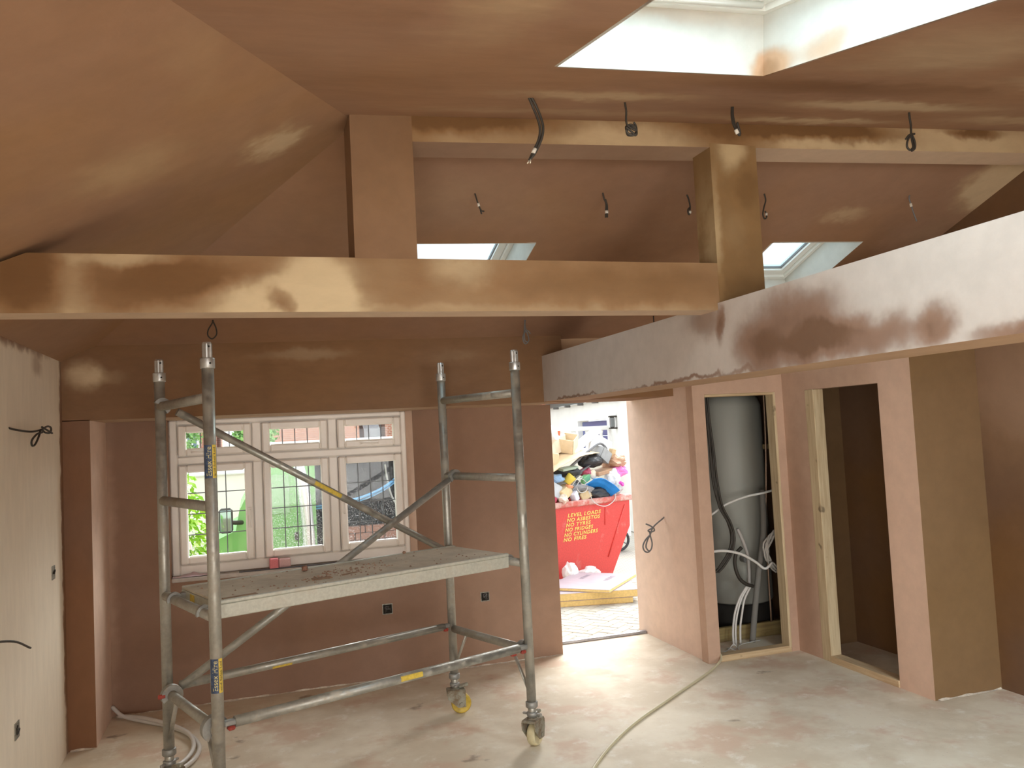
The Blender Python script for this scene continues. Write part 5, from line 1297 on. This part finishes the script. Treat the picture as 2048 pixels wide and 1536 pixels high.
mb = MB(); mb.bbox(-0.31, -0.18, -0.19, -0.10, 1.20, 1.44, b=0.025); mir = mb.build('mirror', M['cable'], van)
mb = MB(); mb.bbox(-0.295, -0.195, -0.198, -0.189, 1.22, 1.42, b=0.004); mb.build('mirror_glass', simple('mirror_face', (0.30, 0.42, 0.40), 0.05, 0.6), mir)
mb = MB(); mb.bbox(0.40, 0.44, -0.02, 0.0, 1.06, 1.14, b=0.006); mb.build('door_handle', M['cable'], van)
for x in (0.05, 1.5):
    Mx = Matrix.Translation((x, 0.02, 0.32)) @ Matrix.Rotation(math.pi/2, 4, 'X')
    mb = MB(); mb.lathe([(0.2, -0.12), (0.30, -0.12), (0.32, -0.08), (0.32, 0.08), (0.30, 0.10), (0.2, 0.10)], 24, Mx); mb.build('wheel', simple('van_tyre', (0.03, 0.03, 0.03), 0.8), van)
hose = MB(); hose.tube(catmull([(0.62, 8.78, 1.08), (0.85, 8.76, 1.10), (1.10, 8.76, 1.14), (1.32, 8.78, 1.22), (1.50, 8.80, 1.34), (1.62, 8.82, 1.46)], 6), 0.014, 8)
hose.tube(catmull([(0.60, 8.80, 1.05), (0.85, 8.78, 1.07), (1.10, 8.78, 1.11), (1.34, 8.80, 1.20), (1.54, 8.82, 1.33)], 6), 0.010, 8)
tag(hose.build('blue_hose', cm((0.12, 0.42, 0.80), 0.4)), 'blue hose slung across the open van bay', 'hose')
cb = MB(); cb.tube(catmull([(1.36, 8.84, 1.46), (1.38, 8.84, 1.30), (1.42, 8.84, 1.12), (1.50, 8.84, 0.98), (1.58, 8.84, 0.90)], 6), 0.010, 8)
tag(cb.build('grey_rope', cm((0.52, 0.55, 0.55), 0.6)), 'grey rope hanging in the open van bay', 'rope')
ld = empty('brick_load', (0, 0, 0)); tag(ld, 'reddish brown load of bricks on the van bay floor', 'bricks')
for r_ in range(8):
    for i in range(4):
        mb = MB(); x = 0.80 + 0.235*i + (0.11 if r_ % 2 else 0); mb.bbox(x, x+0.225, 8.95, 9.06, 0.225+0.075*r_, 0.295+0.075*r_, b=0.006); mb.build('brick', cm((0.34, 0.17, 0.12)), ld)

def foliage(name, c, rad, n, size, col1, col2, label, cat, trunk=None, seed=1, kind=None):
    rnd = random.Random(seed)
    root = empty(name, (c[0], c[1], ZG-0.05)); tag(root, label, cat)
    mb = MB()
    for i in range(n):
        d = Vector((rnd.gauss(0, 1), rnd.gauss(0, 1), rnd.gauss(0, 1))).normalized()
        rr = rnd.uniform(0.72, 1.05) * (1 + 0.22*mnoise.noise(d*2.3 + Vector((seed, 0, 0))))
        p = Vector((d.x*rad[0]*rr, d.y*rad[1]*rr, d.z*rad[2]*rr + c[2] - (ZG-0.05)))
        if p.z < 0.02: continue
        q = Vector((rnd.gauss(0, 1), rnd.gauss(0, 1), rnd.gauss(0, 1))).normalized(); w_ = q.orthogonal().normalized(); u_ = q.cross(w_)
        s_ = size*rnd.uniform(0.6, 1.3)
        mb._add([p-u_*s_, p+w_*s_*0.5, p+u_*s_, p-w_*s_*0.5], [(0, 1, 2, 3)])
    me = bpy.data.meshes.new('foliage'); me.from_pydata(mb.v, [], mb.f)
    m, nt, b = new_mat(name+'_leaf'); g = G(nt)
    g.link(g.mix(g.remap(g.noise(g.pos(), 5, 3), 0.35, 0.65), col1, col2), b.inputs['Base Color']); b.inputs['Roughness'].default_value = 0.5
    me.materials.append(m); o = bpy.data.objects.new('foliage', me); COL.objects.link(o); o.parent = root; o['kind'] = 'stuff'
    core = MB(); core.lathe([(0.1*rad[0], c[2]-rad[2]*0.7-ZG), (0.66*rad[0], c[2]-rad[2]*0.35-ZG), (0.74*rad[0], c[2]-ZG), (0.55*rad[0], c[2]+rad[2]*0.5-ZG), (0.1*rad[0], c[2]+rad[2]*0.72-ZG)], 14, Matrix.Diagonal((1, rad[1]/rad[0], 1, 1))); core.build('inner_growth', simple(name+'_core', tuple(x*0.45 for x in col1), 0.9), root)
    if trunk:
        mb = MB(); mb.tube([(0, 0, 0), (0.05, 0, trunk*0.5), (0, 0.05, trunk)], [0.12, 0.09, 0.07], 10); mb.build('trunk', simple(name+'_bark', (0.20, 0.15, 0.10), 0.9), root)
foliage('hedge', (-0.90, 7.75, 0.72), (0.55, 0.5, 1.06), 5200, 0.035, (0.24, 0.52, 0.03), (0.42, 0.66, 0.06), 'lime green clipped hedge outside the casement beside the van', 'hedge', seed=3)
foliage('garden_tree', (0.10, 17.5, 2.4), (0.48, 0.5, 1.1), 1800, 0.06, (0.16, 0.36, 0.10), (0.28, 0.48, 0.16), 'green garden tree in front of the brick house, seen by the window mullion', 'tree', trunk=1.9, seed=5)
foliage('garden_tree', (-1.6, 18.5, 2.6), (0.9, 0.9, 1.2), 2400, 0.06, (0.18, 0.40, 0.12), (0.30, 0.50, 0.18), 'green garden tree behind the lime hedge', 'tree', trunk=2.0, seed=8)
# white slatted panel by the hedge
fp_ = empty('slatted_panel', (-0.47, 7.0, ZG), math.radians(-10)); fp_.rotation_euler = (0, math.radians(-14), math.radians(-10)); tag(fp_, 'white slatted garden panel tilted against the hedge', 'panel')
M['wpaint'] = simple('white_fence_paint', (0.80, 0.80, 0.78), 0.5)
for i in range(5):
    mb = MB(); mb.bbox(-0.26+0.11*i, -0.215+0.11*i, 0, 0.02, 0, 1.04, b=0.004); mb.build('slat', M['wpaint'], fp_)
for z in (0.70, 0.86, 1.0):
    mb = MB(); mb.bbox(-0.27, 0.27, -0.02, 0.0, z, z+0.06, b=0.004); mb.build('rail', M['wpaint'], fp_)
gw = empty('garden_wall'); tag(gw, 'cream garden wall across the road with a white balustrade', 'wall')
mb = MB(); mb.box(-4, 9, 14.0, 14.25, -0.3, 1.28); mb.build('wall_body', simple('cream_wall', (0.70, 0.66, 0.56), 0.85, var=0.05, vscale=2), gw)
mb = MB(); mb.bbox(-4, 9, 13.94, 14.30, 1.28, 1.36, b=0.02); mb.build('coping', M['wpaint'], gw)
mb = MB(); mb.bbox(-0.4, 9, 14.02, 14.2, 1.68, 1.76, b=0.02); mb.build('top_rail', M['wpaint'], gw)
bme = None
for i in range(34):
    if bme is None:
        mb = MB(); mb.lathe([(0.05, 0), (0.05, 0.03), (0.03, 0.06), (0.055, 0.14), (0.03, 0.24), (0.045, 0.30), (0.045, 0.32)], 8); o = mb.build('baluster', M['wpaint'], gw); bme = o.data
    else: o = bpy.data.objects.new('baluster', bme); COL.objects.link(o); o.parent = gw
    o.location = (-0.3 + 0.27*i, 14.11, 1.36)
def brick_mat(name, c1, c2, mort):
    m, nt, b = new_mat(name); g = G(nt)
    t = g.n('ShaderNodeTexBrick'); g.link(g.mapping(g.pos(), (1, 1, 1), (math.radians(90), 0, 0)), t.inputs['Vector']); t.inputs['Scale'].default_value = 4.4
    t.inputs['Color1'].default_value = (*c1, 1); t.inputs['Color2'].default_value = (*c2, 1); t.inputs['Mortar'].default_value = (*mort, 1); t.inputs['Mortar Size'].default_value = 0.02
    g.link(t.outputs[0], b.inputs['Base Color']); b.inputs['Roughness'].default_value = 0.9
    return m
M['bricks'] = brick_mat('red_house_brick', (0.48, 0.20, 0.13), (0.40, 0.16, 0.11), (0.55, 0.48, 0.40))
M['tilegrey'] = simple('grey_roof_tile', (0.34, 0.34, 0.36), 0.8, var=0.15, vscale=5)
def house(x0, x1, y, mat, label, wins, roofmat='tilegrey', eave=5.2):
    h = empty('brick_house'); tag(h, label, 'house')
    mb = MB(); mb.box(x0, x1, y, y+6, -0.3, eave); mb.build('walls', mat, h)
    mb = MB(); mb.prism([(y-0.3, eave), (y+6.3, eave), (y+3, eave+2.6)], 'x', x0-0.2, x1+0.2); mb.build('roof', M[roofmat], h)
    for (a, b_, c, d) in wins:
        mb = MB(); mb.bbox(a, b_, y-0.06, y+0.02, c, d, b=0.02); w_ = mb.build('window', M['wpaint'], h)
        mb = MB(); mb.box(a+0.08, (a+b_)/2-0.03, y-0.075, y-0.062, c+0.08, d-0.08); mb.build('pane', simple('house_pane', (0.18, 0.24, 0.30), 0.1), w_)
        mb = MB(); mb.box((a+b_)/2+0.03, b_-0.08, y-0.075, y-0.062, c+0.08, d-0.08); mb.build('pane', simple('house_pane_b', (0.18, 0.24, 0.30), 0.1), w_)
    return h
house(-0.2, 3.0, 24, M['bricks'], 'red brick house across the road behind the middle panes', [(1.3, 2.1, 2.28, 3.4)])
house(3.9, 9.5, 25, M['bricks'], 'red brick house across the road at the far edge of the window view', [(5.6, 6.8, 2.6, 3.8)])
house(-7.0, -0.9, 25, M['bricks'], 'brick house behind the lime hedge with a white framed window', [(-1.75, -1.35, 1.55, 2.3)])
lean = MB(); lean.prism([(24.6, -0.3), (24.6, 2.0), (26, 2.6), (26, -0.3)], 'x', 3.21, 3.69); tag(lean.build('lean_to', M['tilegrey']), 'grey tiled lean-to between the two brick houses', 'outbuilding')
